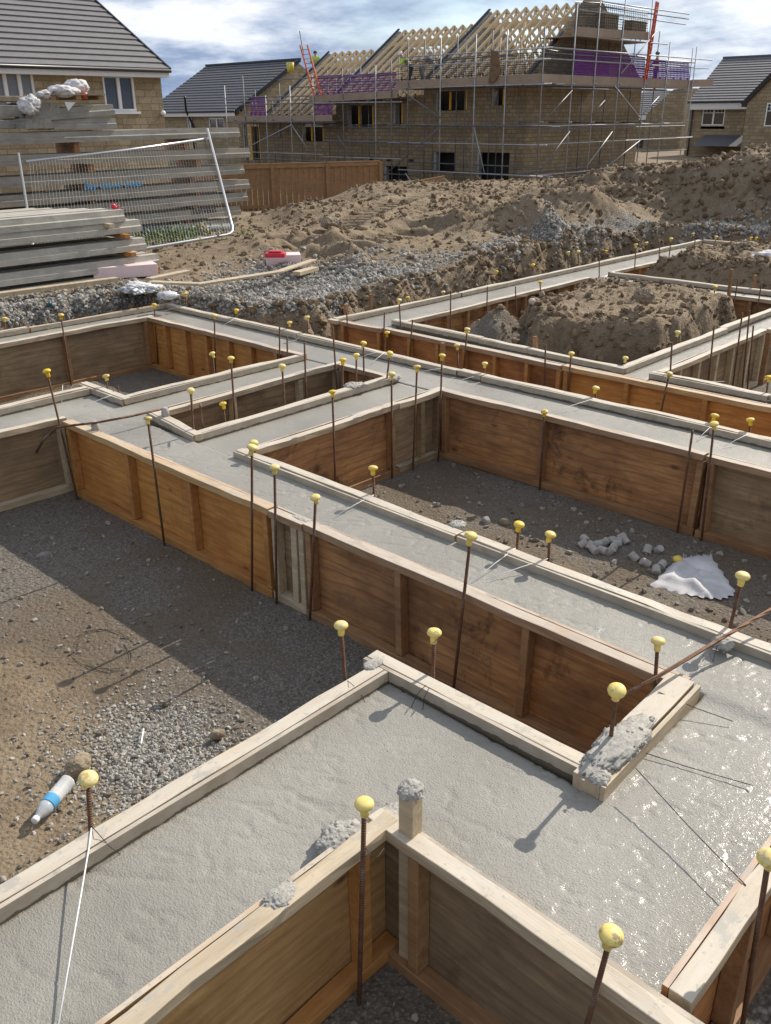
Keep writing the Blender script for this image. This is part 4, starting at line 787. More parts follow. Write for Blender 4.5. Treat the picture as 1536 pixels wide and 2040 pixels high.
rock(660, 452, .3, (.24, .18, .13), 4.4, 'rounded boulder at the left foot of the track-marked mound', ROCK, .25)
# ------------------------------------------------------------------ precast beam stacks (inverted T section, laid along Y)
def tbeam_me(L, w=.17, h=.16, fl=.075, tw=.12, m_=None):
    m = MB(); pr = [(-w / 2, 0), (w / 2, 0), (w / 2, fl), (tw / 2 + .008, fl + .012), (tw / 2, h), (-tw / 2, h), (-tw / 2 - .008, fl + .012), (-w / 2, fl)]
    n = 6; vs = []; fs = []
    for i in range(n + 1):
        for x, z in pr: vs.append((x, -L + L * i / n, z + rnd.gauss(0, .0015)))
    for i in range(n):
        for k in range(8): fs.append((i * 8 + k, i * 8 + (k + 1) % 8, i * 8 + 8 + (k + 1) % 8, i * 8 + 8 + k))
    fs += [tuple(range(8)), tuple(n * 8 + k for k in range(7, -1, -1))]; m.add(vs, fs)
    me = bpy.data.meshes.new('beam'); me.from_pydata([tuple(map(float, v)) for v in m.v], [], m.f); me.update(); me.materials.append(m_ or C_PRE); return me
LAYN = 'top second third fourth fifth sixth seventh eighth'.split()
def pbeam(me, x, y, z, label, group, rz=0., tilt=0.):
    o = link('precast_beam', me); o.location = (float(x), float(y), float(z)); o.rotation_euler = (tilt, 0, rz); return tag(o, label, 'concrete beam', group)
# near stack
XN = -10.95; NB = 6
lay = [((248, 417), (250, 441)), ((278, 438), (281, 477)), ((290, 474), (291, 511)), ((315, 506), (317, 548))]
hs = []
tops = [PX(*a, XN) for a, _ in lay]; bots = [PX(*b, XN) for _, b in lay]
zt = [t[2] for t in tops]; hN = float(np.mean([(zt[i] - zt[i + 1]) for i in range(3)])) - .055
meN = tbeam_me(5.6, .20, hN, hN * .45, .14, C_PRE2)
for i in range(5):
    zi = zt[i] - hN if i < 4 else zt[3] - 2 * hN - .055
    yr = tops[i][1] if i < 4 else tops[3][1] + .1
    for k in range(NB if i == 0 else 4 if i == 1 else 3):
        pos = 'front' if k == 0 else f'{ORD[k]} row back'
        nm = 'fifth, lowest' if i == 4 else LAYN[i]
        pbeam(meN, XN - .10 - .205 * k, yr - (.14 if i == 0 else .03) * k + rnd.uniform(-.02, .02), zi + rnd.uniform(-.004, .004), f'pale concrete floor beam, {nm} layer of the near stack, {pos}', 'near stack of concrete beams', rnd.uniform(-.003, .003))
    if i < 4:
        for yy in ([yr - .28] if i < 3 else [yr - .1]) + [yr - 2.6]:
            tag(MB().beam((XN + .12, yy, zi - .028), (XN - 1.2, yy, zi - .028), .075, .052).build('timber_bearer', W_STUDO if i else W_PALE, bevel=.003), f'sawn timber bearer under the {nm} layer of the near stack, {"right" if yy > yr - 1 else "left"} end', 'timber', 'timber bearers in the beam stacks')
# tall stack
XT = -14.75
tl = [(478, 257, 279, 300), (499, 298, 322, 420), (487, 331, 353, 430), (498, 362, 385, 430), (494, 385, 406, 460), (480, 412, 433, 455), (475, 437, 458, 455)]
ztt = [PX(x, t, XT)[2] for _, t, b, x in tl]; yend = [PX(x, t, XT)[1] for x, t, b, _ in tl]
meT = tbeam_me(8.5, .20, .165, .075, .13)
for i in range(7):
    for k in range(3):
        pbeam(meT, XT - .1 - .22 * k, yend[i] - .25 * k * rnd.random(), ztt[i] - .165, f'long grey concrete beam, {LAYN[i]} layer of the tall stack, {["front", "middle", "rear"][k]}', 'tall stack of long concrete beams', 0, .004 if i == 0 else -.006 if i == 1 else 0)
    for c, yy in enumerate([yend[i] - 1.2, yend[i] - 3.4]):
        zb = ztt[i] - .165; hh = max(.03, (zb - ztt[i + 1]) if i < 6 else zb - .0)
        tag(MB().beam((XT - .06, yy, zb - hh / 2), (XT - .7, yy, zb - hh / 2), .10, hh * .96).build('timber_bearer', W_BROWN, bevel=.003), f'dark timber bearer under the {LAYN[i]} layer of the tall stack, {"right" if c == 0 else "left"}', 'timber', 'timber bearers in the beam stacks')
ub = [(232, 235, 256, 105, 0.0, 'level'), (228, 205, 226, 105, .06, 'skewed')]
for j, (xe, t, b, xs, rz_, nm) in enumerate(ub):
    a = PX(xe, t, XT); c0 = PX(xs, t, XT); mU = tbeam_me(float(a[1] - c0[1]) if j == 0 else float(a[1] - PX(60, t, XT)[1]), .22, .165, .075, .15)
    for k in range(3 if j == 0 else 2): pbeam(mU, XT - .12 - .25 * k, a[1] - .06 * k, a[2] - .165 - (.02 if j else 0), f'short {nm} concrete beam on top of the tall stack, {["front", "middle", "rear"][k]}', 'short beams on top of the tall stack', 0, rz_ if j else 0)
for k in range(4):   # ends of beams lying across, seen head on
    a = PX(58 + 12 * k, 236, XT); m = tbeam_me(1.2, .17, .15, .07, .12); o = pbeam(m, XT + .02, a[1], a[2] - .15, f'{ORD[k]} of four concrete beam ends pointing outwards beside the short beams', 'beam ends on the tall stack', math.radians(-88))
for k in range(3):
    a = PX(70 + 20 * k, 205, XT); m = tbeam_me(1.1, .22, .16, .07, .16); pbeam(m, XT - .04, a[1], a[2] - .16, f'{ORD[k]} of three mottled beam ends under the white sacks', 'beam ends under the sacks', math.radians(-88))
for j, (y0_, y1_, lb, mm) in enumerate([(190, 203, 'dark brown block course at the upper left edge', ROCK), (208, 233, 'grey brown beam end block at the upper left edge', C_PRE), (237, 256, 'dark beam shadowed at the upper left edge', C_PRE)]):
    a = PX(48, y0_, XT - .3); b = PX(48, y1_, XT - .3); tag(MB().box((XT - .3, a[1] - 1.6, b[2]), (XT - .75, a[1], a[2] - .01)).build('stacked_block', mm, bevel=.01), lb, 'concrete block')
# sprayed writing on the tall stack's front
def scrawl(strokes, x, label, m, r=.007, name='paint_marks'):
    mb = MB()
    for s in strokes: mb.tube([PX(px, py, x) for px, py in s], r, 5)
    o = mb.build(name, m); return tag(o, label, 'writing')
def txt(body, px, py, px2, X_, zoff, size, m, label):
    cu = bpy.data.curves.new('writing', 'FONT'); cu.body = body; cu.size = size; cu.extrude = .002; cu.shear = .25; cu.offset = size * .022
    o = bpy.data.objects.new('t', cu); COL.objects.link(o); o.location = Vector([float(v) for v in PX(px, py, X_)]); o.rotation_euler = (math.radians(90), 0, math.radians(90))
    bpy.context.view_layer.update(); dg = bpy.context.evaluated_depsgraph_get(); me = bpy.data.meshes.new_from_object(o.evaluated_get(dg)); mw_ = o.matrix_world.copy(); bpy.data.objects.remove(o)
    wx = max(v.co.x for v in me.vertices) - min(v.co.x for v in me.vertices); tgt = float(np.linalg.norm(PX(px2, py, X_) - PX(px, py, X_))); sc_ = tgt / wx
    for v in me.vertices: v.co.x *= sc_
    o = link('painted_writing', me); o.matrix_world = mw_; me.materials.append(m); return tag(o, label, 'writing')
txt('Bay Game Steel', 167, 378, 285, XT + .012, 0, .15, BLUEP, 'blue blurred handwriting on the fourth beam of the tall stack')
txt('98986', 380, 428, 430, XT + .012, 0, .13, BLKP, 'black scrawled numbers on the sixth beam of the tall stack')
# sacks and pallet on top
def lumpy(name, c, s, seed, m, label, cat, rough=.25, freq=3., rz=0., sub=4, flat=True):
    me, _ = blob((0, 0, 0), *s, seed, m, sub, rough, freq); o = link(name, me); o.location = Vector([float(v) for v in c]); o.rotation_euler = (0, 0, rz); me.polygons.foreach_set('use_smooth', [True] * len(me.polygons)); return tag(o, label, cat)
pt = PX(130, 196, XT - .1)
e = empty('pallet', (pt[0], pt[1], pt[2]), 0, 'small broken timber pallet carrying white sacks on the tall stack', 'pallet')
MB().box((-.55, -.45, .045), (.2, .62, .07)).build('deck', W_BOARD, e, local=True); 
for yy in (-.35, .1, .5): MB().box((-.5, yy, -.02), (.18, yy + .09, .043)).build('block', W_STUDB, e, local=True)
lumpy('white_sack', PX(127, 182, XT - .05) , (.24, .36, .12), 2.2, WHITEBAG, 'crumpled white sack in front on the pallet above the beams', 'sack')
lumpy('white_sack', PX(152, 172, XT - .25), (.24, .27, .14), 5.2, WHITEBAG, 'second white sack behind on the pallet, topmost', 'sack')
lumpy('white_sack', PX(60, 210, XT + .06), (.10, .22, .17), 8.2, WHITEBAG, 'white sack sagging down the left of the beam ends', 'sack', .4, 7)
lumpy('white_sack', PX(88, 190, XT), (.12, .2, .09), 3.3, WHITEBAG, 'torn dirty white sack between the sagging sack and the pallet', 'sack', .4, 5)
tag(MB().tube([PX(168, 196, XT), PX(168, 184, XT)], .05, 12).build('red_pot', ORANGE, smooth=True), 'small red brown pot between the sacks', 'pot')
tag(MB().poly([PX(128, 203, XT + .12), PX(150, 204, XT + .12), PX(136, 221, XT + .12)], .004, (1, 0, 0)).build('plastic_scrap', FILM), 'pale torn plastic hanging below the pallet', 'plastic sheet')
# wire fence panel leaning on the tall stack
BR = PX(467, 478, -12.5); TR = PX(416, 276, -14.35); TL = PX(52, 322, -14.35); BL = BR + (TL - TR); BR[2] = max(BR[2], gh(BR[0], BR[1]) + .06); BL[2] = max(BL[2], gh(BL[0], BL[1]) + .06)
e = empty('wire_fence_panel', BR, 0, 'galvanised wire mesh fence panel leaning askew against the tall stack', 'fence panel')
tr2 = PX(413, 257, -14.45); tl2 = PX(36, 306, -14.45)
def rc(a, b, c, n=5, rr=.16):   # rounded corner
    a, b, c = map(np.array, (a, b, c)); p = b + (a - b) / np.linalg.norm(a - b) * rr; q = b + (c - b) / np.linalg.norm(c - b) * rr
    return [(1 - t) ** 2 * p + 2 * t * (1 - t) * b + t * t * q for t in np.linspace(0, 1, n)]
MB().tube([tr2] + rc(tr2, BR, BL) + rc(BR, BL, tl2) + [tl2], .024, 10).build('frame', GALV, e, smooth=True)
MB().tube([TR, TR * .5 + TL * .5 - np.array([0, 0, .02]), TL], .024, 10).build('top_bar', GALV, e, smooth=True)
mb = MB()
for i in range(1, 64): t = i / 64; mb.tube([BR + (BL - BR) * t, TR + (TL - TR) * t], .0011, 3, False)
for j in range(1, 15): t = j / 15; mb.tube([BR + (TR - BR) * t, BR + (BL - BR) * .5 + (TR - BR) * t + np.array([0, 0, .02 * math.sin(j)]), BL + (TL - BL) * t], .0011 if j % 5 else .0025, 3, False)
mb.build('wire_mesh', MESHW, e)
# insulation, planks, litter by the near stack
def slab(c1, c2, z, depth, h, name, m, label, cat, X_=None):
    a, b = M(*c1, z), M(*c2, z); d = b - a; L = float(np.hypot(d[0], d[1])); rz = math.atan2(d[1], d[0]); e = MB().box((0, 0, 0), (L, depth, h)).build(name, m, bevel=.006); e.location = Vector([float(v) for v in a]); e.rotation_euler = (0, 0, rz); return tag(e, label, cat)
slab((188, 559), (316, 549), .14, .33, .155, 'insulation_block', PINK, 'long pale pink insulation block at the foot of the near stack', 'insulation')
slab((531, 532), (600, 530), .16, .30, .155, 'insulation_block', PINK, 'pale pink insulation block with the red thing on it, on the gravel', 'insulation')
e = empty('red_container', tuple(M(549, 512, .325)), .7, 'flat red plastic container on the pink block', 'container')
MB().box((-.14, -.08, 0), (.14, .08, .06)).build('body', RED, e, local=True, bevel=.015); MB().box((-.09, -.05, .061), (.09, .05, .085)).build('lid', RED, e, local=True, bevel=.01)
rg = PX(229, 412, XN - .15); me_, _ = blob((0, 0, 0), .05, .06, .05, 3, RED, 3, .4, 20); o = link('red_glove', me_); o.location = Vector([float(v) for v in rg]); tag(o, 'crumpled red glove on the top layer of the near stack', 'glove')
def plank(c1, c2, z1, z2, w, h, m, label, name='plank'):
    a, b = M(*c1, z1), M(*c2, z2); return tag(MB().beam(a, b, w, h).build(name, m, bevel=.004), label, 'plank')
plank((-40, 592), (232, 556), .20, .20, .11, .05, W_PALE, 'long pale plank below the near stack, running to the left edge')
plank((300, 562), (395, 566), .2, .22, .12, .03, W_PALE, 'short warped plank right of the plastic sheet'); plank((392, 567), (560, 541), .22, .24, .12, .028, W_PALE, 'long weathered plank on the gravel in front of the second pink block')
plank((556, 541), (625, 518), .24, .26, .10, .025, W_PALE, 'upper end of the broken plank beside the second pink block'); plank((590, 545), (628, 535), .2, .2, .12, .05, W_PALE, 'short thick offcut at the end of the broken plank')
plank((296, 556), (375, 540), .2, .22, .12, .03, W_PALE, 'rough board leaning on the first pink block')
lumpy('plastic_sheet', M(280, 574, .18), (.40, .26, .07), 4.1, FILM, 'crumpled clear white plastic sheet on the stones', 'plastic sheet', .4, 5, -.5, 5)
lumpy('plastic_sheet', M(335, 588, .15), (.17, .12, .06), 6.1, FILM, 'small white plastic scrap right of the plastic sheet', 'plastic sheet', .4, 7)
tag(MB().tube([M(98, 622, -.1), M(97, 612, .0), M(99, 604, .1)], .022, 10).build('blue_duct', CABLE, smooth=True), 'short blue duct end sticking out of the stones', 'duct')
pa, pb = PX(285, 462, -14.3), PX(462, 455, -14.3)
tag(MB().tube([pa, pb], .10, 16).build('wrapped_pipe', PIPE, smooth=True), 'dark wrapped pipe lying at the foot of the tall stack', 'pipe')
for k in range(6):
    a = PD(470, 444 - 2 * k, 21 + .3 * k); b = PD(560 + 4 * k, 429 - 2.5 * k, 22.6 + .3 * k); tag(MB().tube([a, b], .03, 8).build('steel_tube', STEEL, smooth=True), f'galvanised tube in the bundle by the brown fence, {ORD[k]} from the front', 'tube', 'bundle of tubes by the fence')
for c1, c2, m, lb in [((545, 444), (588, 415), BLACK, 'dark plastic board lying by the tube bundle'), ((588, 426), (640, 405), PIPE, 'dark grey sheet on the rubbish heap by the fence'), ((600, 432), (632, 423), FILM, 'white film on the rubbish heap by the fence'), ((630, 402), (668, 406), W_PALE, 'pale board behind the rubbish heap')]:
    a, b = PD(*c1, 20.5), PD(*c2, 21.5); tag(MB().beam(a, b, .42 if m is not W_PALE else .2, .06).build('discarded_sheet', m, bevel=.01), lb, 'debris')
a, b = PD(1071, 462, 18.0), PD(1116, 450, 18.9); tag(MB().tube([a, b], [.075, .075], 14).build('clay_pipe', PIPEW, smooth=True), 'pale clay pipe length lying on the earth slope', 'pipe')
a, b = PD(812, 372, 26), PD(885, 358, 27); tag(MB().beam(a, b, .05, .22).build('timber_board', W_FENCE), 'rusty brown board on edge behind the mound crest', 'board')
# weeds
def weeds(c, n, sp, hgt, label):
    mb = MB()
    for _ in range(n):
        px, py = rnd.gauss(0, sp), rnd.gauss(0, sp * .5); b = Vector((float(c[0]) + px, float(c[1]) + py, gh(c[0] + px, c[1] + py) - .01)); h = hgt * rnd.uniform(.4, 1.1)
        for k in range(7):
            an = rnd.uniform(0, 6.28); o = b + Vector((rnd.gauss(0, .015), rnd.gauss(0, .015), h * rnd.uniform(.15, .9))); d = Vector((math.cos(an), math.sin(an), rnd.uniform(.1, .9))) * rnd.uniform(.04, .10); s = Vector((-math.sin(an), math.cos(an), 0)) * .018
            mb.add([o, o + d * .5 + s, o + d, o + d * .5 - s], [(0, 1, 2, 3)])
        mb.tube([b, b + Vector((rnd.gauss(0, .03), rnd.gauss(0, .03), h))], .004, 3, False)
    tag(mb.build('weeds', LEAF), label, 'weeds', kind='stuff')
weeds(PX(320, 485, -13.6), 70, .5, .26, 'green weeds growing behind the near stack'); weeds(PX(365, 478, -13.4), 30, .3, .3, 'green weeds left of the brown lump'); weeds(M(500, 482, .15), 8, .15, .12, 'small weed on the bare soil')
# bag, spacers and litter in the big middle pit
bx, by = [], []
g0 = M(1380, 1165, FLOOR)
mb = MB(); nb = 26; vs = []; fs = []
def bagz(u, v): return .16 * math.exp(-((u + .02) / .20) ** 2 - ((v - .05) / .18) ** 2) + .05 * math.exp(-((u - .25) / .12) ** 2 - (v / .2) ** 2) + .018 * math.sin(9 * u + 5 * v) * math.sin(7 * v + 1) + .01 * math.sin(23 * u - 9 * v) + .015
outl = [M(*p, FLOOR + .02)[:2] for p in ((1296, 1165), (1330, 1130), (1352, 1112), (1385, 1106), (1416, 1104), (1440, 1140), (1466, 1180), (1440, 1192), (1400, 1188), (1352, 1180))]
cen = np.mean(outl, 0); vs.append((cen[0], cen[1], FLOOR + .05)); rings = 14; npt = 84
for r_ in range(1, rings + 1):
    for k in range(npt):
        t = k / npt * len(outl); i0 = int(t) % len(outl); i1 = (i0 + 1) % len(outl); p = outl[i0] * (1 - t % 1) + outl[i1] * (t % 1); q = cen + (p - cen) * (r_ / rings) * (1 + (.05 * math.sin(k * 1.7) if r_ == rings else 0))
        d = q - cen; t_ = r_ / rings; xx, yy = np.array([q[0] * 5.]), np.array([q[1] * 5.]); w1 = float(fbm(xx, yy, 91, 3, .6)[0]); w2 = 1 - abs(float(fbm(xx * .8 + 3, yy * 1.7, 95, 2)[0])) * 2; z = FLOOR + .012 + (1 - t_ ** 5) * (.03 + .04 * w1 + .022 * max(w2, 0) ** 2) + .008 * abs(w1); z = max(z, FLOOR + .006); vs.append((q[0], q[1], z))
for k in range(npt): fs.append((0, 1 + k, 1 + (k + 1) % npt))
for r_ in range(rings - 1):
    for k in range(npt): a = 1 + r_ * npt; fs.append((a + k, a + npt + k, a + npt + (k + 1) % npt, a + (k + 1) % npt))
mb.add(vs, fs)
for k in range(26):
    p = M(1352 + 2.5 * k + rnd.uniform(-3, 3), 1113 - .2 * k, FLOOR + .03); mb.tube([p, p + np.array([rnd.gauss(0, .02), .02 + rnd.gauss(0, .015), .0 + rnd.random() * .02])], .0016, 3, False)
tag(mb.build('woven_sack', WHITEBAG, smooth=True), 'flat white woven sack with a frayed end on the floor of the middle pit', 'sack')
sp = [(1176, 1090), (1191, 1087), (1205, 1083), (1183, 1098), (1218, 1079), (1222, 1093), (1232, 1080), (1228, 1086), (1244, 1078), (1216, 1100), (1200, 1099), (1165, 1077), (1262, 1112), (1290, 1097), (1312, 1098), (1285, 1124), (1318, 1128), (1307, 1138), (1162, 1086), (1238, 1073)]
for i, (px, py) in enumerate(sp):
    p = M(px, py, FLOOR + .02); o = MB().lathe([(.0265 + rnd.uniform(-.003, .002), -.03), (.029, -.027), (.026, .026), (.024, .030)], 12).build('concrete_spacer', SPACER, bevel=.002)
    o.location = Vector([float(p[0]), float(p[1]), FLOOR + .03]); o.rotation_euler = (rnd.uniform(.6, 1.6), rnd.uniform(-.5, .5), rnd.uniform(0, 6)); tag(o, 'pale concrete spacer lying in the loose heap left of the white woven sack', 'spacer', 'concrete spacers spilled in the middle pit')
o = link('loose_cap', CAPME); o.location = Vector([float(v) for v in M(1350, 1116, FLOOR + .05)]); o.rotation_euler = (.25, .1, 0); tag(o, 'loose yellow cap lying by the frayed end of the white sack', 'cap')
lumpy('white_sack', M(1530, 514, .2), (.5, .32, .12), 6.6, WHITEBAG, 'white sack on the second mound at the right edge', 'sack', .3, 3, .5)
# bottle and odds and ends in the near left pit
ba, bb = M(70, 1636, FLOOR + .05), M(112, 1586, FLOOR + .05); bd = Vector([float(v) for v in bb - ba]); bl = .23
e = empty('plastic_bottle', (float(ba[0]), float(ba[1]), FLOOR + .055), 0, 'clear plastic water bottle with a blue label lying in the near left pit', 'bottle'); e.rotation_mode = 'XYZ'; e.rotation_euler = bd.to_track_quat('Z', 'Y').to_euler()
pr = [(.012, .0), (.0125, .022), (.016, .026), (.027, .055), (.034, .08)]
for k in range(14): z = .085 + k * .0115; pr.append((.0335 if k % 2 else .0312, z))
pr += [(.033, .243), (.024, .25)]
MB().lathe(pr, 24).build('body', BOTTLE, e, smooth=True, local=True); MB().lathe([(.0340, .088), (.0344, .09), (.0344, .13), (.0340, .132)], 24).build('label_band', BLUEP, e, smooth=True, local=True); MB().lathe([(.0145, -.006), (.0155, -.004), (.0155, .012), (.0145, .014)], 18).build('screw_cap', UPVC, e, smooth=True, local=True)
me_, _ = blob((0, 0, 0), .034, .034, .02, 4, BLACK, 3, .4, 30); o = link('black_lump', me_); o.location = Vector([float(v) for v in M(342, 1254, -.615)]); tag(o, 'black lump on the dark gravel in the middle of the near left pit', 'debris')
me_, _ = blob((0, 0, 0), .035, .03, .02, 9, WHITEBAG, 3, .5, 30); o = link('crumpled_wrapper', me_); o.location = Vector([float(v) for v in M(45, 1203, -.63)]); tag(o, 'crumpled black and white wrapper at the shadow edge', 'litter')
mb = MB(); c0 = M(205, 1300, FLOOR - .02)
for k in range(5):
    pts = [c0 + np.array([(.20 + .02 * k + .02 * math.sin(3 * t + k)) * math.cos(t) * 1.0, (.11 + .012 * k) * math.sin(t), .015 + .012 * math.sin(2 * t + k)]) for t in np.linspace(.3 * k, 5.6 + .2 * k, 26)]; mb.tube(pts, .0016, 4)
tag(mb.build('wire_coil', WIRE), 'loose coil of thin tie wire on the floor of the near left pit', 'wire')
tag(MB().tube([M(286, 1452, -.57), M(281, 1482, -.57)], .004, 6).build('white_tube', UPVC), 'thin white plastic tube on the pale gravel spill', 'litter')
# ------------------------------------------------------------------ houses
def wall_open(mb, u0, u1, z0, z1, holes, put, thick):
    # a wall in the u/z plane, cut into boxes around rectangular openings; put(u, d, z) gives the world point
    us = sorted({u0, u1, *[h[0] for h in holes], *[h[1] for h in holes]}); zs = sorted({z0, z1, *[h[2] for h in holes], *[h[3] for h in holes]})
    us = [u for u in us if u0 <= u <= u1]; zs = [z for z in zs if z0 <= z <= z1]
    g = {}
    for i in range(len(us) - 1):
        for j in range(len(zs) - 1):
            um, zm = (us[i] + us[i + 1]) / 2, (zs[j] + zs[j + 1]) / 2; g[i, j] = not any(h[0] < um < h[1] and h[2] < zm < h[3] for h in holes)
    for (i, j), solid in g.items():
        if not solid: continue
        a, b, c, d = us[i], us[i + 1], zs[j], zs[j + 1]
        P8 = [put(a, 0, c), put(b, 0, c), put(b, thick, c), put(a, thick, c), put(a, 0, d), put(b, 0, d), put(b, thick, d), put(a, thick, d)]
        F = [(0, 1, 5, 4), (2, 3, 7, 6)]
        if not g.get((i, j - 1), False): F.append((0, 3, 2, 1))
        if not g.get((i, j + 1), False): F.append((4, 5, 6, 7))
        if not g.get((i - 1, j), False): F.append((3, 0, 4, 7))
        if not g.get((i + 1, j), False): F.append((1, 2, 6, 5))
        mb.add(P8, F)
def tiled(p0, p1, q0, q1, gauge, lip=.05, over=.0):
    # courses of tiles between the eaves edge p0-p1 and the ridge edge q0-q1
    p0, p1, q0, q1 = (Vector([float(v) for v in p]) for p in (p0, p1, q0, q1)); nrm = (p1 - p0).cross(q0 - p0).normalized()
    if nrm.z < 0: nrm = -nrm
    n = max(2, round((q0 - p0).length / gauge)); mb = MB()
    for i in range(n):
        a, b = i / n, (i + 1) / n + .004
        A, B = p0.lerp(q0, a), p1.lerp(q1, a); C, D = p1.lerp(q1, b), p0.lerp(q0, b)
        mb.add([A + nrm * lip, B + nrm * lip, C + nrm * .004, D + nrm * .004, A - nrm * .03, B - nrm * .03, C - nrm * .03, D - nrm * .03], [(0, 1, 2, 3), (4, 5, 1, 0), (7, 6, 5, 4), (5, 6, 2, 1), (4, 0, 3, 7), (6, 7, 3, 2)])
    return mb
def window(e, put, u0, u1, z0, z1, glass=GLASS, sash=2, bars=0, frame=UPVC, sill=None):
    m = MB(); w = .07
    def bx(a, b, c, d, n0, n1): P8 = [put(a, n0, c), put(b, n0, c), put(b, n1, c), put(a, n1, c), put(a, n0, d), put(b, n0, d), put(b, n1, d), put(a, n1, d)]; m.add(P8, [(0, 3, 2, 1), (4, 5, 6, 7), (0, 1, 5, 4), (1, 2, 6, 5), (2, 3, 7, 6), (3, 0, 4, 7)])
    bx(u0, u0 + w, z0, z1, .03, .10); bx(u1 - w, u1, z0, z1, .03, .10); bx(u0 + w, u1 - w, z0, z0 + w, .032, .10); bx(u0 + w, u1 - w, z1 - w, z1, .032, .10)
    for k in range(1, sash): u = u0 + (u1 - u0) * k / sash; bx(u - .05, u + .05, z0 + w, z1 - w, .028, .10)
    if bars:
        zb = z1 - .34 * (z1 - z0); bx(u0 + w, u1 - w, zb - .02, zb + .02, .045, .09)
        bx(u0 + w, u1 - w, (zb + z1) / 2 - .012, (zb + z1) / 2 + .012, .05, .09)
        for k in range(6):
            if k % 3: u = u0 + (u1 - u0) * k / 6; bx(u - .012, u + .012, zb, z1 - w, .048, .09)
    f = m.build('window', frame, e)
    m = MB(); P8 = [put(u0 + w, .085, z0 + w), put(u1 - w, .085, z0 + w), put(u1 - w, .095, z0 + w), put(u0 + w, .095, z0 + w), put(u0 + w, .085, z1 - w), put(u1 - w, .085, z1 - w), put(u1 - w, .095, z1 - w), put(u0 + w, .095, z1 - w)]
    inv = (Matrix.Translation(e.location) @ e.rotation_euler.to_matrix().to_4x4()).inverted(); m.add([inv @ Vector([float(v) for v in p]) for p in P8], [(0, 3, 2, 1), (4, 5, 6, 7), (0, 1, 5, 4), (1, 2, 6, 5), (2, 3, 7, 6), (3, 0, 4, 7)])
    m.build('pane', glass, f, local=True)
    if sill is not None:
        m = MB(); bx(u0 - .08, u1 + .08, z0 - .07, z0 - .002, -.06, .09); m.build('sill', sill, e)
GZ = -1.15
# stone house at upper left: its wall faces +X, the eaves run along Y
XH = -25.5; YE = 17.02; ez = PX(320, 143, XH)[2]
putH = lambda u, d, z: (XH - d, u, z)
e = empty('stone_house', (XH, YE, GZ), 0, 'buff stone house with white windows and a grey tiled roof, upper left', 'house')
w1 = [PX(203, 150, XH), PX(274, 222, XH)]; w2 = [PX(-22, 140, XH), PX(75, 206, XH)]
hol = [(w1[0][1], w1[1][1], w1[1][2], w1[0][2] + .02), (w2[0][1], w2[1][1], w2[1][2] - .2, w2[0][2])]
mb = MB(); wall_open(mb, 4, YE, GZ, ez, hol, putH, .3)
yr = YE
rp = PY(190, 0, YE + .12); sl_ = (rp[2] - (ez + .12)) / (XH + .35 - rp[0]); dep = 9.2; rz_ = ez + .10 + sl_ * (dep / 2 + .3)
mb.poly([(XH - .3, YE, GZ), (XH - dep, YE, GZ), (XH - dep, YE, ez), (XH - dep / 2, YE, ez + sl_ * dep / 2 - .05), (XH - .3, YE, ez + sl_ * .3 - .05)], .3, (0, -1, 0)); mb.box((XH - dep, 4, GZ), (XH - dep + .3, YE - .3, ez))
mb.build('wall', S_BUFF, e)
tiled((XH + .36, 2, ez + .04), (XH + .36, YE + .12, ez + .04), (XH - dep / 2, 2, rz_), (XH - dep / 2, YE + .12, rz_), .345).build('roof', TILE, e)
tiled((XH - dep - .3, YE + .12, ez + .04), (XH - dep - .3, 2, ez + .04), (XH - dep / 2, YE + .12, rz_), (XH - dep / 2, 2, rz_), .345).build('roof', TILE, e)
MB().box((XH + .30, 2, ez - .17), (XH + .33, YE + .1, ez + .02)).box((XH, 2, ez - .17), (XH + .30, YE + .1, ez - .15)).build('fascia', FASCIA, e)
MB().tube([(XH + .385, 2, ez + .01), (XH + .385, YE + .12, ez + .01)], .055, 10).build('gutter', BLACK, e, smooth=True)
MB().beam((XH + .36, YE + .13, ez + .03), (XH - dep / 2, YE + .13, rz_ + .0), .05, .14).build('verge_trim', BLACK, e)
window(e, putH, *hol[0], glass=GLASS, sill=UPVC); window(e, putH, *hol[1], glass=BLIND, sash=3, sill=UPVC)
cp = PX(325, 226, XH + .06); MB().lathe([(.02, -.05), (.075, -.03), (.085, .02), (.05, .07), (.01, .085)], 14).build('security_dome', UPVC, e, local=True, smooth=True).location = Vector([float(v) for v in cp]) - e.location  # white security dome at the house corner, emits no light
# house behind, dark roof, upper left centre: its wall faces -Y
D2 = 65; YB = float(PD(400, 222, D2)[1]); qb = lambda px, py, o=0: PY(px, py, YB + o); putB = lambda u, d, z: (u, YB + d, z)
e = empty('stone_house', tuple(qb(400, 300)), 0, 'stone house with a dark tiled roof between the near house and the scaffold', 'house')
bl, br_ = qb(318, 224), qb(476, 224); ezb = bl[2]; wB = [qb(415, 235), qb(447, 262)]; wC = [qb(372, 235), qb(384, 262)]; mb = MB(); hol = [(wB[0][0], wB[1][0], wB[1][2], wB[0][2]), (wC[0][0], wC[1][0], wC[1][2], wC[0][2])]
wall_open(mb, bl[0] - 1, br_[0], GZ - 1.5, ezb, hol, putB, .3); rL, rR = PY(385, 133, YB + 5.2), PY(592, 121, YB + 5.2); rdz = float(rL[2] + rR[2]) / 2
mb.poly([(br_[0], YB + .3, GZ - 1.5), (br_[0], YB + 10.4, GZ - 1.5), (br_[0], YB + 10.4, ezb), (br_[0], YB + 5.2, rdz - .15), (br_[0], YB + .3, ezb + .15)], .3, (-1, 0, 0)); mb.build('wall', S_BUFF, e)
tiled((bl[0] - 1.2, YB - .4, ezb), (br_[0] + .15, YB - .4, ezb), (bl[0] - 1.2, YB + 5.2, rdz), (br_[0] + .15, YB + 5.2, rdz), .36).build('roof', TILE_D, e)
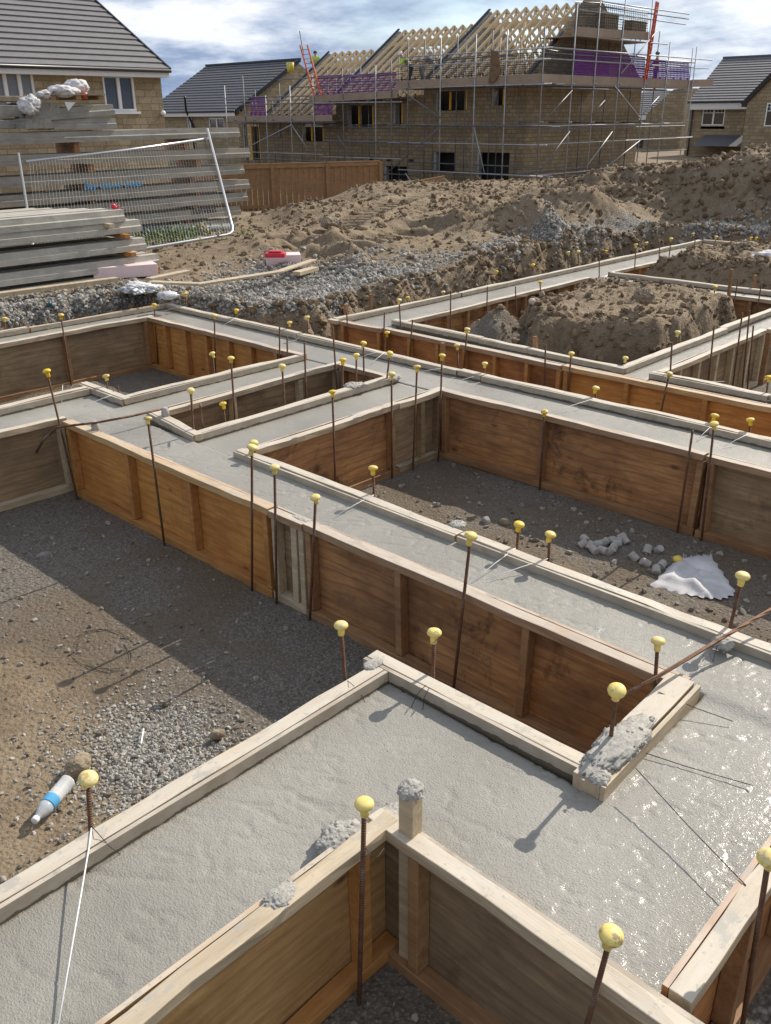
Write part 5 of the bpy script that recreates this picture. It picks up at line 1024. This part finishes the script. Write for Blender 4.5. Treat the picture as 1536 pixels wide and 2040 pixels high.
MB().beam((br_[0] + .2, YB - .42, ezb), (br_[0] + .2, YB + 5.2, rdz + .02), .08, .24).beam((bl[0] - 1.2, YB + 5.2, rdz + .06), (br_[0] + .2, YB + 5.2, rdz + .06), .22, .12).build('verge_trim', BLACK, e)
MB().box((bl[0] - 1.2, YB - .38, ezb - .28), (br_[0], YB - .34, ezb - .03)).build('fascia', FASCIA, e)
MB().tube([(bl[0] - 1.2, YB - .45, ezb - .0), (br_[0] + .1, YB - .45, ezb - .0)], .06, 8).build('gutter', BLACK, e, smooth=True)
for h in hol: window(e, putB, *h, glass=GLASS)
dp = [PY(368, 193, YB - 1.2), PY(371, 222, YB - .5), PY(380, 240, YB - .12), PY(386, 256, YB - .1), PY(387, 300, YB - .1)]
MB().tube(dp, .075, 10).build('drainpipe', BLACK, e, smooth=True)
# light brick gable glimpsed between the two
# houses at right
D3 = 62; Xr = PD(1385, 250, D3)[0]
pr_ = lambda px, py: PX(px, py, Xr)
# this row is seen from its -Y side: walls run along X
Yr_ = PD(1385, 210, D3)[1]; putR = lambda u, d, z: (u, Yr_ + d, z)
qy = lambda px, py, o=0: PY(px, py, Yr_ + o)
e = empty('stone_house', tuple(qy(1385, 300)), 0, 'finished stone house with a white barred window at the right picture edge', 'house')
a0 = qy(1376, 208); a1 = qy(1488, 208); ezr = a0[2] + .0; wR = [qy(1401, 212), qy(1441, 250)]; hol = [(wR[0][0], wR[1][0], wR[1][2], wR[0][2])]
mb = MB(); wall_open(mb, a0[0], a1[0], -2.2, ezr, hol, putR, .3); mb.box((a0[0], Yr_ + .3, -2.2), (a0[0] + .3, Yr_ + 9, ezr)); mb.build('wall', S_BUFF, e)
window(e, putR, *hol[0], glass=GLASS, bars=1); MB().box(tuple(qy(1396, 252)), tuple(qy(1443, 257) + np.array([0, .12, 0]))).build('sill', S_BUFF, e)
rr0 = PY(1441, 117, Yr_ + 5); el = qy(1372, 203, -.35)
tiled((el[0], Yr_ - .4, el[2]), (el[0] + 30, Yr_ - .4, el[2]), (rr0[0], Yr_ + 5, rr0[2]), (rr0[0] + 30, Yr_ + 5, rr0[2]), .36).build('roof', TILE, e)
MB().poly([(el[0] + .02, Yr_ - .38, el[2] - .02), (rr0[0] + .02, Yr_ + 5, rr0[2] - .02), (el[0] + .02, Yr_ + 10.4, el[2] - .02)], .1, (1, 0, 0)).build('roof', TILE, e)
MB().box((el[0] + .1, Yr_ - .38, el[2] - .45), (a1[0] + 3, Yr_ - .34, el[2] - .03)).build('fascia', FASCIA, e)
MB().tube([(el[0], Yr_ - .45, el[2] - .02), (a1[0] + 3, Yr_ - .45, el[2] - .02)], .07, 8).build('gutter', BLACK, e, smooth=True)
d0 = qy(1381, 212, -.1); MB().tube([d0, (d0[0], d0[1], -2)], .05, 8).build('drainpipe', BLACK, e, smooth=True)
MB().beam((rr0[0], Yr_ + 5, rr0[2] + .05), (rr0[0] + 30, Yr_ + 5, rr0[2] + .05), .2, .14).build('ridge', TILE_D, e)
# porch with a dark lean-to in front and the projecting gable
g0, g1 = qy(1383, 270, -1.6), qy(1478, 292, -1.6); MB().poly([(g0[0], Yr_ - 1.7, g1[2]), (g0[0], Yr_ - .05, g0[2] + .0), (g0[0], Yr_ - .05, g1[2])], float(g1[0] - g0[0]), (1, 0, 0)).build('porch_roof', TILE_D, e)
gz_ = lambda px, py: PY(px, py, Yr_ - 2.0); gL = gz_(1489, 205); gap = gz_(1560, 130)
e2 = MB(); e2.poly([(gL[0], Yr_ - 2, -2.2), (gL[0] + 6.4, Yr_ - 2, -2.2), (gL[0] + 6.4, Yr_ - 2, gL[2]), (gL[0] + 3.2, Yr_ - 2, gL[2] + 3.3), (gL[0], Yr_ - 2, gL[2])], 4., (0, 1, 0)); e2.build('gable', S_BUFF, e)
MB().beam((gL[0] - .25, Yr_ - 2.12, gL[2] - .1), (gL[0] + 3.2, Yr_ - 2.12, gL[2] + 3.46), .14, .24).build('verge_trim', BLACK, e)
tiled((gL[0] - .3, Yr_ - 2.1, gL[2] - .2), (gL[0] - .3, Yr_ + 3, gL[2] - .2), (gL[0] + 3.2, Yr_ - 2.1, gL[2] + 3.45), (gL[0] + 3.2, Yr_ + 3, gL[2] + 3.45), .36).build('roof', TILE, e)
putG = lambda u, d, z: (u, Yr_ - 2.05 + d * .3, z); wg = [gz_(1529, 205), gz_(1570, 252)]; window(e, putG, wg[0][0], wg[1][0], wg[1][2], wg[0][2], bars=1)
ws = [gz_(1484, 0), 0]; 
# house seen through the scaffold
D4 = 74; Y4 = PD(1300, 250, D4)[1]; qz = lambda px, py, o=0: PY(px, py, Y4 + o)
e = empty('stone_house', tuple(qz(1290, 300)), 0, 'stone house with grey tiles seen through the right end of the scaffold', 'house')
b0, b1 = qz(1240, 228), qz(1376, 228); ze = b0[2]
mb = MB(); mb.box((b0[0], Y4, -2.2), (qz(1303, 228)[0], Y4 + .3, ze)); gx0 = qz(1303, 228)[0]; mb.poly([(gx0, Y4 - 1.2, -2.2), (b1[0], Y4 - 1.2, -2.2), (b1[0], Y4 - 1.2, qz(1376, 175, -1.2)[2]), (qz(1342, 180, -1.2)[0], Y4 - 1.2, qz(1342, 178, -1.2)[2]), (gx0, Y4 - 1.2, ze)], 6, (0, 1, 0)); mb.build('wall', S_BUFF, e)
rt = PY(1290, 182, Y4 + 3); tiled((b0[0], Y4 - .4, ze), (gx0, Y4 - .4, ze), (b0[0], Y4 + 3, rt[2]), (qz(1342, 180)[0], Y4 + 3, rt[2]), .36).build('roof', TILE, e)
MB().box((b0[0], Y4 - .38, ze - .4), (gx0 - .3, Y4 - .34, ze - .04)).build('fascia', FASCIA, e)
d_ = [qz(1262, 278, -.05), qz(1290, 318, -.05)]; MB().box((d_[0][0], Y4 - .06, d_[1][2]), (d_[1][0], Y4 - .003, d_[0][2])).build('garage_door', GLASS, e)

# ------------------------------------------------------------------ terrace under construction
Y0, X0 = 34.7, -24.5; DEPT = 9.8; Yr0 = Y0 + DEPT / 2
fp = lambda px, py: PY(px, py, Y0)
e = empty('half_built_terrace', (X0, Y0, GZ), 0, 'half built stone terrace with bare roof trusses inside the scaffold', 'building')
put0 = lambda u, d, z: (u, Y0 + d, z)
XA, XBm, XC, XL = -30.35, -36.4, -44.6, -41.9        # party walls
def hole(a, b): p, q = fp(*a), fp(*b); return (p[0], q[0], q[2], p[2])
ho = [hole((868, 182), (930, 220)), hole((980, 176), (1004, 210)), hole((864, 303), (907, 343)), hole((950, 303), (1011, 400)), hole((690, 210), (744, 255)), hole((783, 205), (802, 247)), hole((765, 330), (812, 400)), hole((599, 245), (645, 282)), hole((552, 246), (562, 274)), hole((482, 248), (520, 320))]
zeR, zeM, zeL = 3.45, 2.95, 2.15
mb = MB(); inr = lambda h, a, b: a < (h[0] + h[1]) / 2 < b
wall_open(mb, XA, X0, GZ - .6, zeR, [h for h in ho if inr(h, XA, X0)], put0, .3); wall_open(mb, XBm, XA, GZ - .6, zeM, [h for h in ho if inr(h, XBm, XA)], put0, .3); wall_open(mb, XC, XBm, GZ - .6, zeL, [h for h in ho if inr(h, XC, XBm)], put0, .3)
mb.build('front_wall', S_NEW, e)
rzR = PY(1040, 6, Yr0)[2] - .25; pit_ = (rzR - zeR) / (DEPT / 2)
ap = rzR + .15
MB().poly([(X0, Y0 + .3, GZ - .6), (X0, Y0 + DEPT, GZ - .6), (X0, Y0 + DEPT, zeR), (X0, Yr0 + .5, ap - .05), (X0, Yr0 - .5, ap - .05), (X0, Y0 + .3, zeR + .3 * pit_)], .3, (-1, 0, 0)).build('gable_wall', S_NEW, e)
MB().poly([(XL, Y0 + .3, GZ - .6), (XL, Y0 + DEPT, GZ - .6), (XL, Y0 + DEPT, zeL), (XL, Yr0, zeL + pit_ * DEPT / 2), (XL, Y0 + .3, zeL + .2)], .3, (-1, 0, 0)).build('gable_wall', S_GREY, e); MB().beam((XL - .1, Y0 - .3, zeL - .1), (XL - .1, Yr0, zeL + pit_ * DEPT / 2 + .1), .11, .07).build('felt_strip', FELT, e)
MB().box((XC + .3, Y0 + DEPT - .3, GZ - .6), (X0 - .3, Y0 + DEPT, zeL)).build('rear_wall', S_NEW, e)
for xw, zz_ in ((XA, zeR), (XBm, zeM)):
    MB().poly([(xw, Y0 + .3, GZ), (xw, Y0 + DEPT - .4, GZ), (xw, Y0 + DEPT - .4, zz_), (xw, Yr0, zz_ + pit_ * DEPT / 2 + .02), (xw, Y0 + .3, zz_ + .2)], .2, (-1, 0, 0)).build('party_wall', S_GREY, e)
    MB().beam((xw - .1, Y0 - .3, zz_ - .1), (xw - .1, Yr0, zz_ + pit_ * DEPT / 2 + .12), .11, .07).build('felt_strip', FELT, e)
MB().beam((X0 - .1, Y0 - .3, zeR - .1), (X0 - .1, Yr0 - .4, ap - .15), .12, .07).build('felt_strip', FELT, e)
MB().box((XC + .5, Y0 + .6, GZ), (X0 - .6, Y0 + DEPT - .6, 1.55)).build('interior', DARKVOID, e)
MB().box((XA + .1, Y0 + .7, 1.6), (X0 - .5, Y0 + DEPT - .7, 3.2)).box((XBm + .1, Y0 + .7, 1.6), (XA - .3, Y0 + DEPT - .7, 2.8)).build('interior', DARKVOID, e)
for h in ho:     # plastic formers and props in the openings
    up = h[3] > 1.2; m = MB()
    if up:
        for u in ((h[0] + (h[1] - h[0]) * .42, h[1] - .12) if h[1] - h[0] > 1 else (h[1] - .12,)): MB().box((u, Y0 + .05, h[2] + .03), (u + .08, Y0 + .13, h[3] - .03)).build('window_former', YEL, e)
    MB().box((h[0] + .003, Y0 + .02, h[2]), (h[0] + .13, Y0 + .24, h[3] - .004)).build('reveal_lining', S_GREY, e)
def truss(xt, zw, name='roof_truss'):
    m = MB(); hp = pit_ * DEPT / 2; f = (xt, Y0 - .35, zw - .35 * pit_ + .02); r = (xt, Yr0, zw + hp + .02); b = (xt, Y0 + DEPT + .35, zw - .35 * pit_ + .02); up = (1, 0, 0)
    m.beam(f, r, .05, .13, (0, 0, 1)); m.beam(b, r, .05, .13); m.beam((xt, Y0, zw), (xt, Y0 + DEPT, zw), .05, .12)
    h = DEPT / 2
    for s in (1, -1):
        yq = Yr0 - s * h * .5; m.beam((xt, Yr0 - s * h * .28, zw), (xt, yq, zw + hp * .5), .045, .08); m.beam((xt, Yr0 - s * h * .28, zw), (xt, Yr0, zw + hp * .97), .045, .08)
    m.beam((xt, Yr0 - h * .22, zw + hp * .80), (xt, Yr0 + h * .22, zw + hp * .80), .046, .20)
    return m.build(name, W_TRUSS, e)
for k in range(10): truss(XA + .35 + .565 * k, zeR)
for k in range(10): truss(XBm + .35 + .56 * k, zeM)
for k in range(9): truss(XBm - .45 - .58 * k, zeL)
for xa, xb in ((XA + 1.3, XA + 3.4), (XA + 2.6, XA + 4.6)):
    MB().beam((xa, Y0 + 4.1, zeR + 4.1 * pit_ - .12), (xb, Y0 + 1.0, zeR + pit_ - .12), .12, .03, (0, -1, 1)).build('roof_brace', W_TRUSS, e)
MB().beam((XA - .1, Y0 + 1.2, zeM + 1.05), (XBm + 2, Y0 + 1.2, zeM + 1.0), .05, .12).build('roof_brace', W_TRUSS, e)
for px, py in ((770, 345), (800, 320)): pass
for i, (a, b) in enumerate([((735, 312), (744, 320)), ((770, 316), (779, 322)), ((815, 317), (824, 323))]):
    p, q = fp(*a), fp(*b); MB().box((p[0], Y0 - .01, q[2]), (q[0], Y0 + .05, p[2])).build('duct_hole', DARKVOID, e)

# ------------------------------------------------------------------ scaffold
e = empty('scaffold', (X0 + 1.2, Y0 - 1.2, GZ), 0, 'tube and board scaffold wrapped around the half built terrace', 'scaffold')
YF, XG = Y0 - 1.25, X0 + 1.2
def tubep(name, p, q, r=.027, m=None): return MB().tube([p, q], r, 8).build(name, m or (STEEL if rnd.random() < .45 else STEELD), e, smooth=True)
zb = GZ - .8
for px, tp in [(452, 170), (490, 150), (531, 190), (580, 170), (627, 150), (685, 135), (748, 130), (780, 120), (812, 78), (877, 75), (943, 68), (1004, 58), (1075, 55)]:
    p = PY(px, 250, YF); t = PY(px, tp, YF)[2]; tubep('standard', (p[0], YF, zb), (p[0] + rnd.uniform(-.05, .05), YF, t))
for px, tp in [(512, 180), (560, 165), (655, 140), (720, 130), (845, 78), (908, 70), (975, 60)]:
    p = PY(px, 250, Y0 - .35); t = PY(px, tp, Y0 - .35)[2]; tubep('standard', (p[0], Y0 - .35, zb), (p[0], Y0 - .35, t), m=STEELD)
for px, tp in [(1133, 6), (1177, -10), (1224, -20), (1276, -5), (1317, 84), (1362, 95), (1370, 92)]:
    p = PX(px, 250, XG); t = PX(px + (12 if px < 1300 else 15 if px < 1350 else 8), tp, XG)[2]; tubep('standard', (XG, p[1], zb), (XG, p[1] + rnd.uniform(-.05, .05), t), m=STEEL)
for px in (1155, 1200, 1250, 1295):
    p = PX(px, 250, X0 + .3); tubep('standard', (X0 + .3, p[1], zb), (X0 + .3, p[1], PX(px, 60, X0 + .3)[2]), m=STEELD)
xl = lambda px: PY(px, 250, YF)[0]
yg = lambda px: PX(px, 250, XG)[1]
def front(px0, px1, z, y=YF, m=None): tubep('ledger', (xl(px0), y + rnd.choice((-.06, .06)), z), (xl(px1), y + rnd.choice((-.06, .06)), z + rnd.uniform(-.04, .04)), m=m)
zf = lambda px, py: PY(px, py, YF)[2]
for px0, px1, py, pxm in [(795, 1090, 104, 960), (790, 1090, 124, 960), (790, 1095, 170, 960), (800, 1100, 249, 1000), (775, 1090, 288, 1000), (795, 1085, 347, 1000),
                          (560, 800, 152, 700), (590, 800, 170, 700), (620, 800, 203, 720), (640, 815, 282, 720), (640, 800, 315, 720),
                          (445, 640, 192, 540), (440, 650, 208, 540), (440, 665, 243, 540), (480, 640, 305, 560), (500, 660, 318, 560)]: front(px0, px1, zf(pxm, py))
for px0, px1, py, pxm in [(800, 1095, 173, 960), (800, 1090, 252, 1000), (795, 1085, 350, 1000), (620, 800, 206, 720), (440, 665, 246, 540), (640, 815, 285, 720)]: front(px0, px1, zf(pxm, py), Y0 - .35, STEELD)
zg = lambda px, py: PX(px, py, XG)[2]
def side(px0, px1, z, x=XG, m=None): tubep('ledger', (x + rnd.choice((-.06, .06)), yg(px0), z), (x + rnd.choice((-.06, .06)), yg(px1), z + rnd.uniform(-.03, .03)), m=m)
for px0, px1, py, pxm in [(1062, 1400, 103, 1200), (1065, 1400, 124, 1200), (1065, 1372, 172, 1200), (1065, 1362, 247, 1250), (1060, 1380, 280, 1250), (1060, 1300, 343, 1150)]: side(px0, px1, zg(pxm, py), m=STEEL)
for px0, px1, py, pxm in [(1070, 1350, 174, 1200), (1070, 1300, 248, 1200), (1070, 1280, 340, 1150)]: side(px0, px1, zg(pxm, py), X0 + .3, STEELD)
for px0, px1, py, pxm in [(1150, 1345, 9, 1240), (1140, 1345, 30, 1240), (1180, 1310, 80, 1240)]: side(px0, px1, zg(pxm, py), m=STEEL)
for px in (1075, 1133, 1177, 1224, 1276, 1317):
    for py in (171, 247): z = zg(px, py); tubep('transom', (XG + .1, yg(px) + .08, z + .06), (X0 + .1, yg(px) + .08, z + .06), m=STEELD)
for a, b in [((800, 180), (878, 235)), ((765, 350), (878, 252)), ((945, 255), (965, 345)), ((490, 295), (582, 248)), ((582, 250), (612, 295)), ((808, 345), (825, 372)), ((672, 270), (700, 312)), ((1022, 380), (1040, 352))]: tubep('brace', PY(*a, YF - .05), PY(*b, YF - .05))
for a, b in [((1225, 172), (1277, 237)), ((1275, 280), (1212, 330)), ((1208, 328), (1228, 364)), ((1140, 180), (1085, 240)), ((1135, 262), (1075, 340)), ((1220, 262), (1170, 330)), ((1205, 200), (1180, 228)), ((1237, 147), (1312, 58)), ((1315, 190), (1280, 228))]: tubep('brace', PX(*a, XG + .05), PX(*b, XG + .05), m=STEEL if a[0] > 1206 else STEELD)
for px in list(range(470, 1060, 38)):
    zt_ = PY(px, 250, YF)[2]; tb = 3.2 if px > 795 else 2.75 if px > 620 else 1.9
    for zz_ in ((tb, 1.66) if px > 620 else (tb,)): tubep('transom', (xl(px), YF - .12, zz_), (xl(px), Y0 - .02, zz_), .024, STEELD)
for px, tp in [(505, 200), (545, 200), (600, 190), (672, 150), (700, 140), (735, 140), (795, 110), (862, 90), (925, 85), (990, 75), (1030, 80)]:
    p = PY(px, 250, Y0 - .3); tubep('standard', (p[0], Y0 - .3, zb), (p[0], Y0 - .3, PY(px, tp, Y0 - .3)[2]), .022, STEELD)
for px0, px1, py, pxm in [(800, 1000, 116, 900), (640, 800, 160, 720), (460, 640, 200, 540), (620, 800, 255, 720), (790, 1060, 330, 940), (640, 815, 345, 720)]: front(px0, px1, zf(pxm, py), Y0 - .5, STEELD)
for px0, px1, py, pxm in [(1070, 1370, 113, 1200), (1065, 1372, 178, 1200), (1065, 1362, 253, 1250), (1150, 1345, 20, 1240), (1060, 1290, 350, 1150), (1285, 1370, 300, 1320)]: side(px0, px1, zg(pxm, py), m=STEELD)
def board(p, q, h, th=.04, name='toe_board'): return MB().beam(p, q, th, h).build(name, W_BOARD, e)
def fb(px0, px1, py0, py1, hh):   # toe boards on the front, given the middle line of the band
    board(PY(px0, py0, YF + .05), PY(px1, py1, YF + .05), hh); z0_, z1_ = PY(px0, py0, YF)[2] - hh / 2, PY(px1, py1, YF)[2] - hh / 2
    MB().add([(xl(px0), YF, z0_), (xl(px1), YF, z1_), (xl(px1), Y0 - .1, z1_), (xl(px0), Y0 - .1, z0_), (xl(px0), YF, z0_ + .04), (xl(px1), YF, z1_ + .04), (xl(px1), Y0 - .1, z1_ + .04), (xl(px0), Y0 - .1, z0_ + .04)], [(0, 3, 2, 1), (4, 5, 6, 7), (0, 1, 5, 4), (1, 2, 6, 5), (2, 3, 7, 6), (3, 0, 4, 7)]).build('platform', W_BOARD, e)
fb(790, 1080, 170, 156, .36); fb(616, 792, 198, 187, .32); fb(456, 662, 237, 235, .30)
a, b = PX(1076, 156, XG - .05), PX(1378, 167, XG - .05); board(a, b, .34); MB().box((X0 + .05, a[1], a[2] - .2), (XG, b[1], a[2] - .16)).build('platform', W_BOARD, e)
a, b = PX(1150, 62, XG - .05), PX(1291, 72, XG - .05); board(a, b, .34); MB().box((X0 - .7, a[1], a[2] - .19), (XG, b[1], a[2] - .15)).build('platform', W_BOARD, e)
board(PX(1140, 66, X0 + .4), PX(1196, 58, X0 + .4), .3); board(PX(1378, 166, XG), PX(1420, 165, XG), .34)
def guard(p00, p10, p01, nx, ny, m, r=.011, name='edge_guard', solid=.0):
    p00, p10, p01 = map(lambda v: np.array(v, float), (p00, p10, p01)); mb = MB()
    for i in range(nx + 1): t = i / nx; mb.tube([p00 + (p10 - p00) * t, p01 + (p10 - p00) * t], r, 4, False)
    for j in range(ny + 1): t = j / ny; mb.tube([p00 + (p01 - p00) * t, p10 + (p01 - p00) * t], r * (1.8 if j in (0, ny, ny // 2) else 1), 4, False)
    for i in range(0, nx + 1, 5): p = p00 + (p10 - p00) * i / nx; d = (p01 - p00); mb.beam(p - d * .22, p + d * .12, .07, .03)
    return mb.build(name, m, e)
gY = YF + .09
for x0_, x1_, t0, b0_, t1, m, nn in [(630, 700, 152, 190, 151, PURPLE, 30), (702, 788, 150, 188, 146, PURPLE, 36), (500, 530, 195, 228, 195, PURPLE, 16), (626, 662, 208, 230, 208, PURPLE, 18)]:
    guard(PY(x0_, b0_, gY), PY(x1_, b0_ - (t0 - t1), gY), PY(x0_, t0, gY), nn, 8, m, .016)
for x0_, x1_, t0, b0_, t1 in [(800, 872, 122, 158, 118), (874, 960, 118, 155, 112), (962, 1072, 112, 150, 106), (540, 620, 208, 230, 207)]:
    guard(PY(x0_, b0_, gY), PY(x1_, b0_ - (t0 - t1), gY), PY(x0_, t0, gY), 26, 9, DGUARD, .009)
gX = XG - .09
for x0_, x1_, t0, b0_, t1, m, nn in [(1145, 1215, 103, 147, 108, PURPLE, 26), (1218, 1284, 108, 152, 112, PURPLE, 26), (1288, 1325, 120, 156, 122, PURPLE, 14), (1327, 1372, 120, 158, 122, PURPLE, 16)]:
    guard(PX(x0_, b0_, gX), PX(x1_, b0_ + (t1 - t0), gX), PX(x0_, t0, gX), nn, 9, m, .02)
for x0_, x1_, t0, b0_, t1 in [(1080, 1142, 98, 147, 103), (1146, 1198, 4, 55, 4), (1200, 1290, 6, 60, 18)]:
    guard(PX(x0_, b0_, gX), PX(x1_, b0_ + (t1 - t0), gX), PX(x0_, t0, gX), 24, 10, DGUARD, .010)
def ladder(P0, P1, w, n, label, m):
    e_ = empty('ladder', tuple(P0), 0, label, 'ladder'); P0, P1 = np.array(P0, float), np.array(P1, float); w = np.array(w, float)
    for s in (0, 1): MB().beam(P0 + w * s, P1 + w * s, .05, .08).build('stile', m, e_)
    mb = MB()
    for i in range(1, n): p = P0 + (P1 - P0) * i / n; mb.tube([p, p + w], .018, 6)
    mb.build('rungs', STEEL, e_)
ladder(PY(626, 190, YF - .2), PY(598, 90, YF - .2), (.42, .1, 0), 11, 'orange ladder rising above the left end of the scaffold', ORANGE)
ladder(PX(1284, 158, XG + .1), PX(1308, 3, XG + .1), (-.1, .36, 0), 14, 'red orange ladder at the right end of the scaffold', ORANGE)
tubep('standard', PY(612, 150, YF - .1), PY(597, 62, YF - .1), m=STEELD)
hp = [PY(992, 102, YF - .08), PY(978, 100, YF - .08), PY(975, 150, YF - .08), PY(972, 166, YF - .08), PY(985, 162, YF - .08), PY(998, 140, YF - .08)]
tag(MB().poly(hp, .05, (0, 1, 0)).build('brown_sheet', HESS), 'brown hessian sheet hung over the scaffold rail', 'sheet')
for k, (a, b, nm) in enumerate([((1196, 24), (1222, 56), 'left'), ((1250, 40), (1278, 64), 'right')]):
    p, q = PX(*a, X0 + .6), PX(*b, X0 + .6); tag(MB().box((X0 + .35, p[1], q[2] - .1), (X0 + .85, q[1], p[2])).build('stone_stack', S_NEW, bevel=.03), f'stack of walling stone on the top scaffold lift, {nm} one', 'stone stack')
p, q = PY(578, 126, YF), PY(586, 143, YF); tag(MB().lathe([(.16, 0), (.20, .42), (.17, .43), (.14, .05)], 16).build('yellow_bucket', simple('yellow_bucket', (.62, .5, .08), .5), smooth=True), 'yellow bucket hanging at the left of the scaffold', 'bucket').location = Vector((float(p[0]), YF, float(q[2])))
for k in range(2):
    a = PX(1212 + 17 * k, 332, XG + .5); b = PX(1225 + 17 * k, 370, XG + .5); tag(MB().box((XG + .3, a[1], GZ - .3), (XG + .9, b[1], a[2])).build('dark_bin', BLACK, bevel=.05), f'dark plastic bin behind the spoil heap, {["left", "right"][k]} of the pair', 'bin')
# roadside clutter: a pale sill course stack
# brown close boarded fence
fl, fr = PD(440, 323.5, 31.2), PD(757, 319, 33.2); d = fr - fl; d[2] = 0; Lf = float(np.hypot(d[0], d[1])); rzf = math.atan2(d[1], d[0]); ztop = float((fl[2] + fr[2]) / 2); zg_ = ztop - 1.85
fl2 = fl - d / Lf * 3.6
e = empty('timber_fence', (float(fl2[0]), float(fl2[1]), zg_), rzf, 'brown close boarded timber fence behind the tall beam stack', 'fence')
post_px = [440, 540, 650, 757]; ps = [float((PD(p, 321, 31.2 + 2 * (p - 440) / 317) - fl2) @ (d / Lf)) for p in post_px]; ps = [ps[0] - 2.0] + ps
for i in range(len(ps) - 1):
    a, b = ps[i] + .06, ps[i + 1] - .06; mb = MB(); n = 17
    for k in range(n): u = a + (b - a) * k / n; mb.box((u, .0 + .02 * (k % 2), .08), (u + (b - a) / n * .90, .02 + .02 * (k % 2), 1.76))
    mb.build('boards', W_FENCE, e, local=True)
    MB().box((a, -.05, 1.66), (b, .0 - .003, 1.77)).build('rail', W_FENCE, e, local=True); MB().box((a, -.05, .40), (b, -.003, .50)).build('rail', W_FENCE, e, local=True)
    MB().box((a - .05, -.06, 1.772), (b + .05, .05, 1.81)).build('capping', W_FENCE, e, local=True)
for u in ps: MB().box((u - .06, -.09, -.5), (u + .06, .03, 1.765)).build('post', W_FENCE, e, local=True)
# tall weeds by the fence
# ------------------------------------------------------------------ people on the scaffold
def person(loc, rz, label, top, legs, hat=None, bend=0., arms=.5, s=1.0):
    e_ = empty('person', tuple(map(float, loc)), rz, label, 'person'); b = bend
    def tr(y, z, hip=.92): dz = z - hip; return (0, y * math.cos(b) + max(dz, 0) * math.sin(b), hip + dz * math.cos(b)) if dz > 0 else (0, y, z)
    J = {'pel': (0, 0, .94), 'wai': tr(0, 1.10), 'che': tr(0, 1.34), 'nec': tr(0, 1.50), 'hea': tr(.02, 1.62), 'top': tr(.02, 1.73)}
    for sg, t in ((1, 'l'), (-1, 'r')):
        a = tr(0, 1.42); J[t + 'sh'] = (sg * .19, a[1], a[2]); J[t + 'el'] = (sg * .27, a[1] + .10 + .1 * arms, a[2] - .26 + .1 * arms); J[t + 'wr'] = (sg * .24, a[1] + .22 + .15 * arms, a[2] - .40 + .25 * arms); J[t + 'ha'] = (sg * .23, a[1] + .28 + .16 * arms, a[2] - .46 + .27 * arms)
        J[t + 'hi'] = (sg * .10, 0, .88); J[t + 'kn'] = (sg * .12, .04 + .1 * b, .48); J[t + 'an'] = (sg * .12, -.02, .09); J[t + 'to'] = (sg * .14, .16, .04)
    rad = dict(pel=.14, wai=.13, che=.15, nec=.06, hea=.10, top=.07, sh=.065, el=.048, wr=.035, ha=.042, hi=.095, kn=.065, an=.045, to=.04)
    ks = list(J); E_ = [('pel', 'wai'), ('wai', 'che'), ('che', 'nec'), ('nec', 'hea'), ('hea', 'top')]
    for t in 'lr': E_ += [('che', t + 'sh'), (t + 'sh', t + 'el'), (t + 'el', t + 'wr'), (t + 'wr', t + 'ha'), ('pel', t + 'hi'), (t + 'hi', t + 'kn'), (t + 'kn', t + 'an'), (t + 'an', t + 'to')]
    def skinned(name, keys, grow, m):
        me_ = bpy.data.meshes.new(name); kk = [q for q in ks if q in keys]; me_.from_pydata([J[q] for q in kk], [(kk.index(a), kk.index(c)) for a, c in E_ if a in kk and c in kk], []); me_.materials.append(m)
        o_ = link(name, me_, e_); o_.modifiers.new('skin', 'SKIN')
        for i, q in enumerate(kk): r_ = rad[q if q in rad else q[1:]] + grow; me_.skin_vertices[0].data[i].radius = (r_, r_)
        me_.skin_vertices[0].data[0].use_root = True
        sb = o_.modifiers.new('sub', 'SUBSURF'); sb.levels = sb.render_levels = 2; return o_
    skinned('body', set(ks), 0, SKIN); skinned('jacket', {'wai', 'che', 'lsh', 'rsh', 'lel', 'rel', 'lwr', 'rwr'}, .018, top); skinned('trousers', {'pel', 'wai', 'lhi', 'rhi', 'lkn', 'rkn', 'lan', 'ran'}, .016, legs)
    h = J['hea']; hm = MB().lathe([(.118, 0), (.115, .03), (.095, .085), (.05, .115), (.01, .122)], 16).build('helmet' if hat else 'hair', hat or HAIR, e_, smooth=True, local=True); hm.location = (h[0], h[1], h[2] + .035); hm.rotation_euler = (-b, 0, 0); e_.scale = (s, s, s)
    return e_
pz = PY(815, 172, YF)[2] + .0
person((PY(818, 140, YF + .5)[0], YF + .55, pz - .12), 2.4, 'worker in a hi-vis top stooping behind the dark guard on the scaffold', HIVIS, DKCL, HAT_W, .75)
person((PY(836, 140, YF + .6)[0], YF + .7, pz - .12), -.6, 'worker in grey beside the hi-vis worker on the scaffold', GREYCL, GREYCL, HAT_W, .6)
cpt = PY(632, 112, Yr0 - .3); person((cpt[0], Yr0 - .4, cpt[2] - 1.45), 1., 'dark haired worker in hi-vis at the ridge of the left roof', HIVIS, DKCL, None, .3)
cpt = PX(1311, 106, X0 + .6); person((X0 + .6, cpt[1], cpt[2] - 1.68), 2., 'worker with a green helmet behind the purple guard at right', simple('plum_top', (.25, .03, .09), .8), DKCL, HAT_G, 0.)
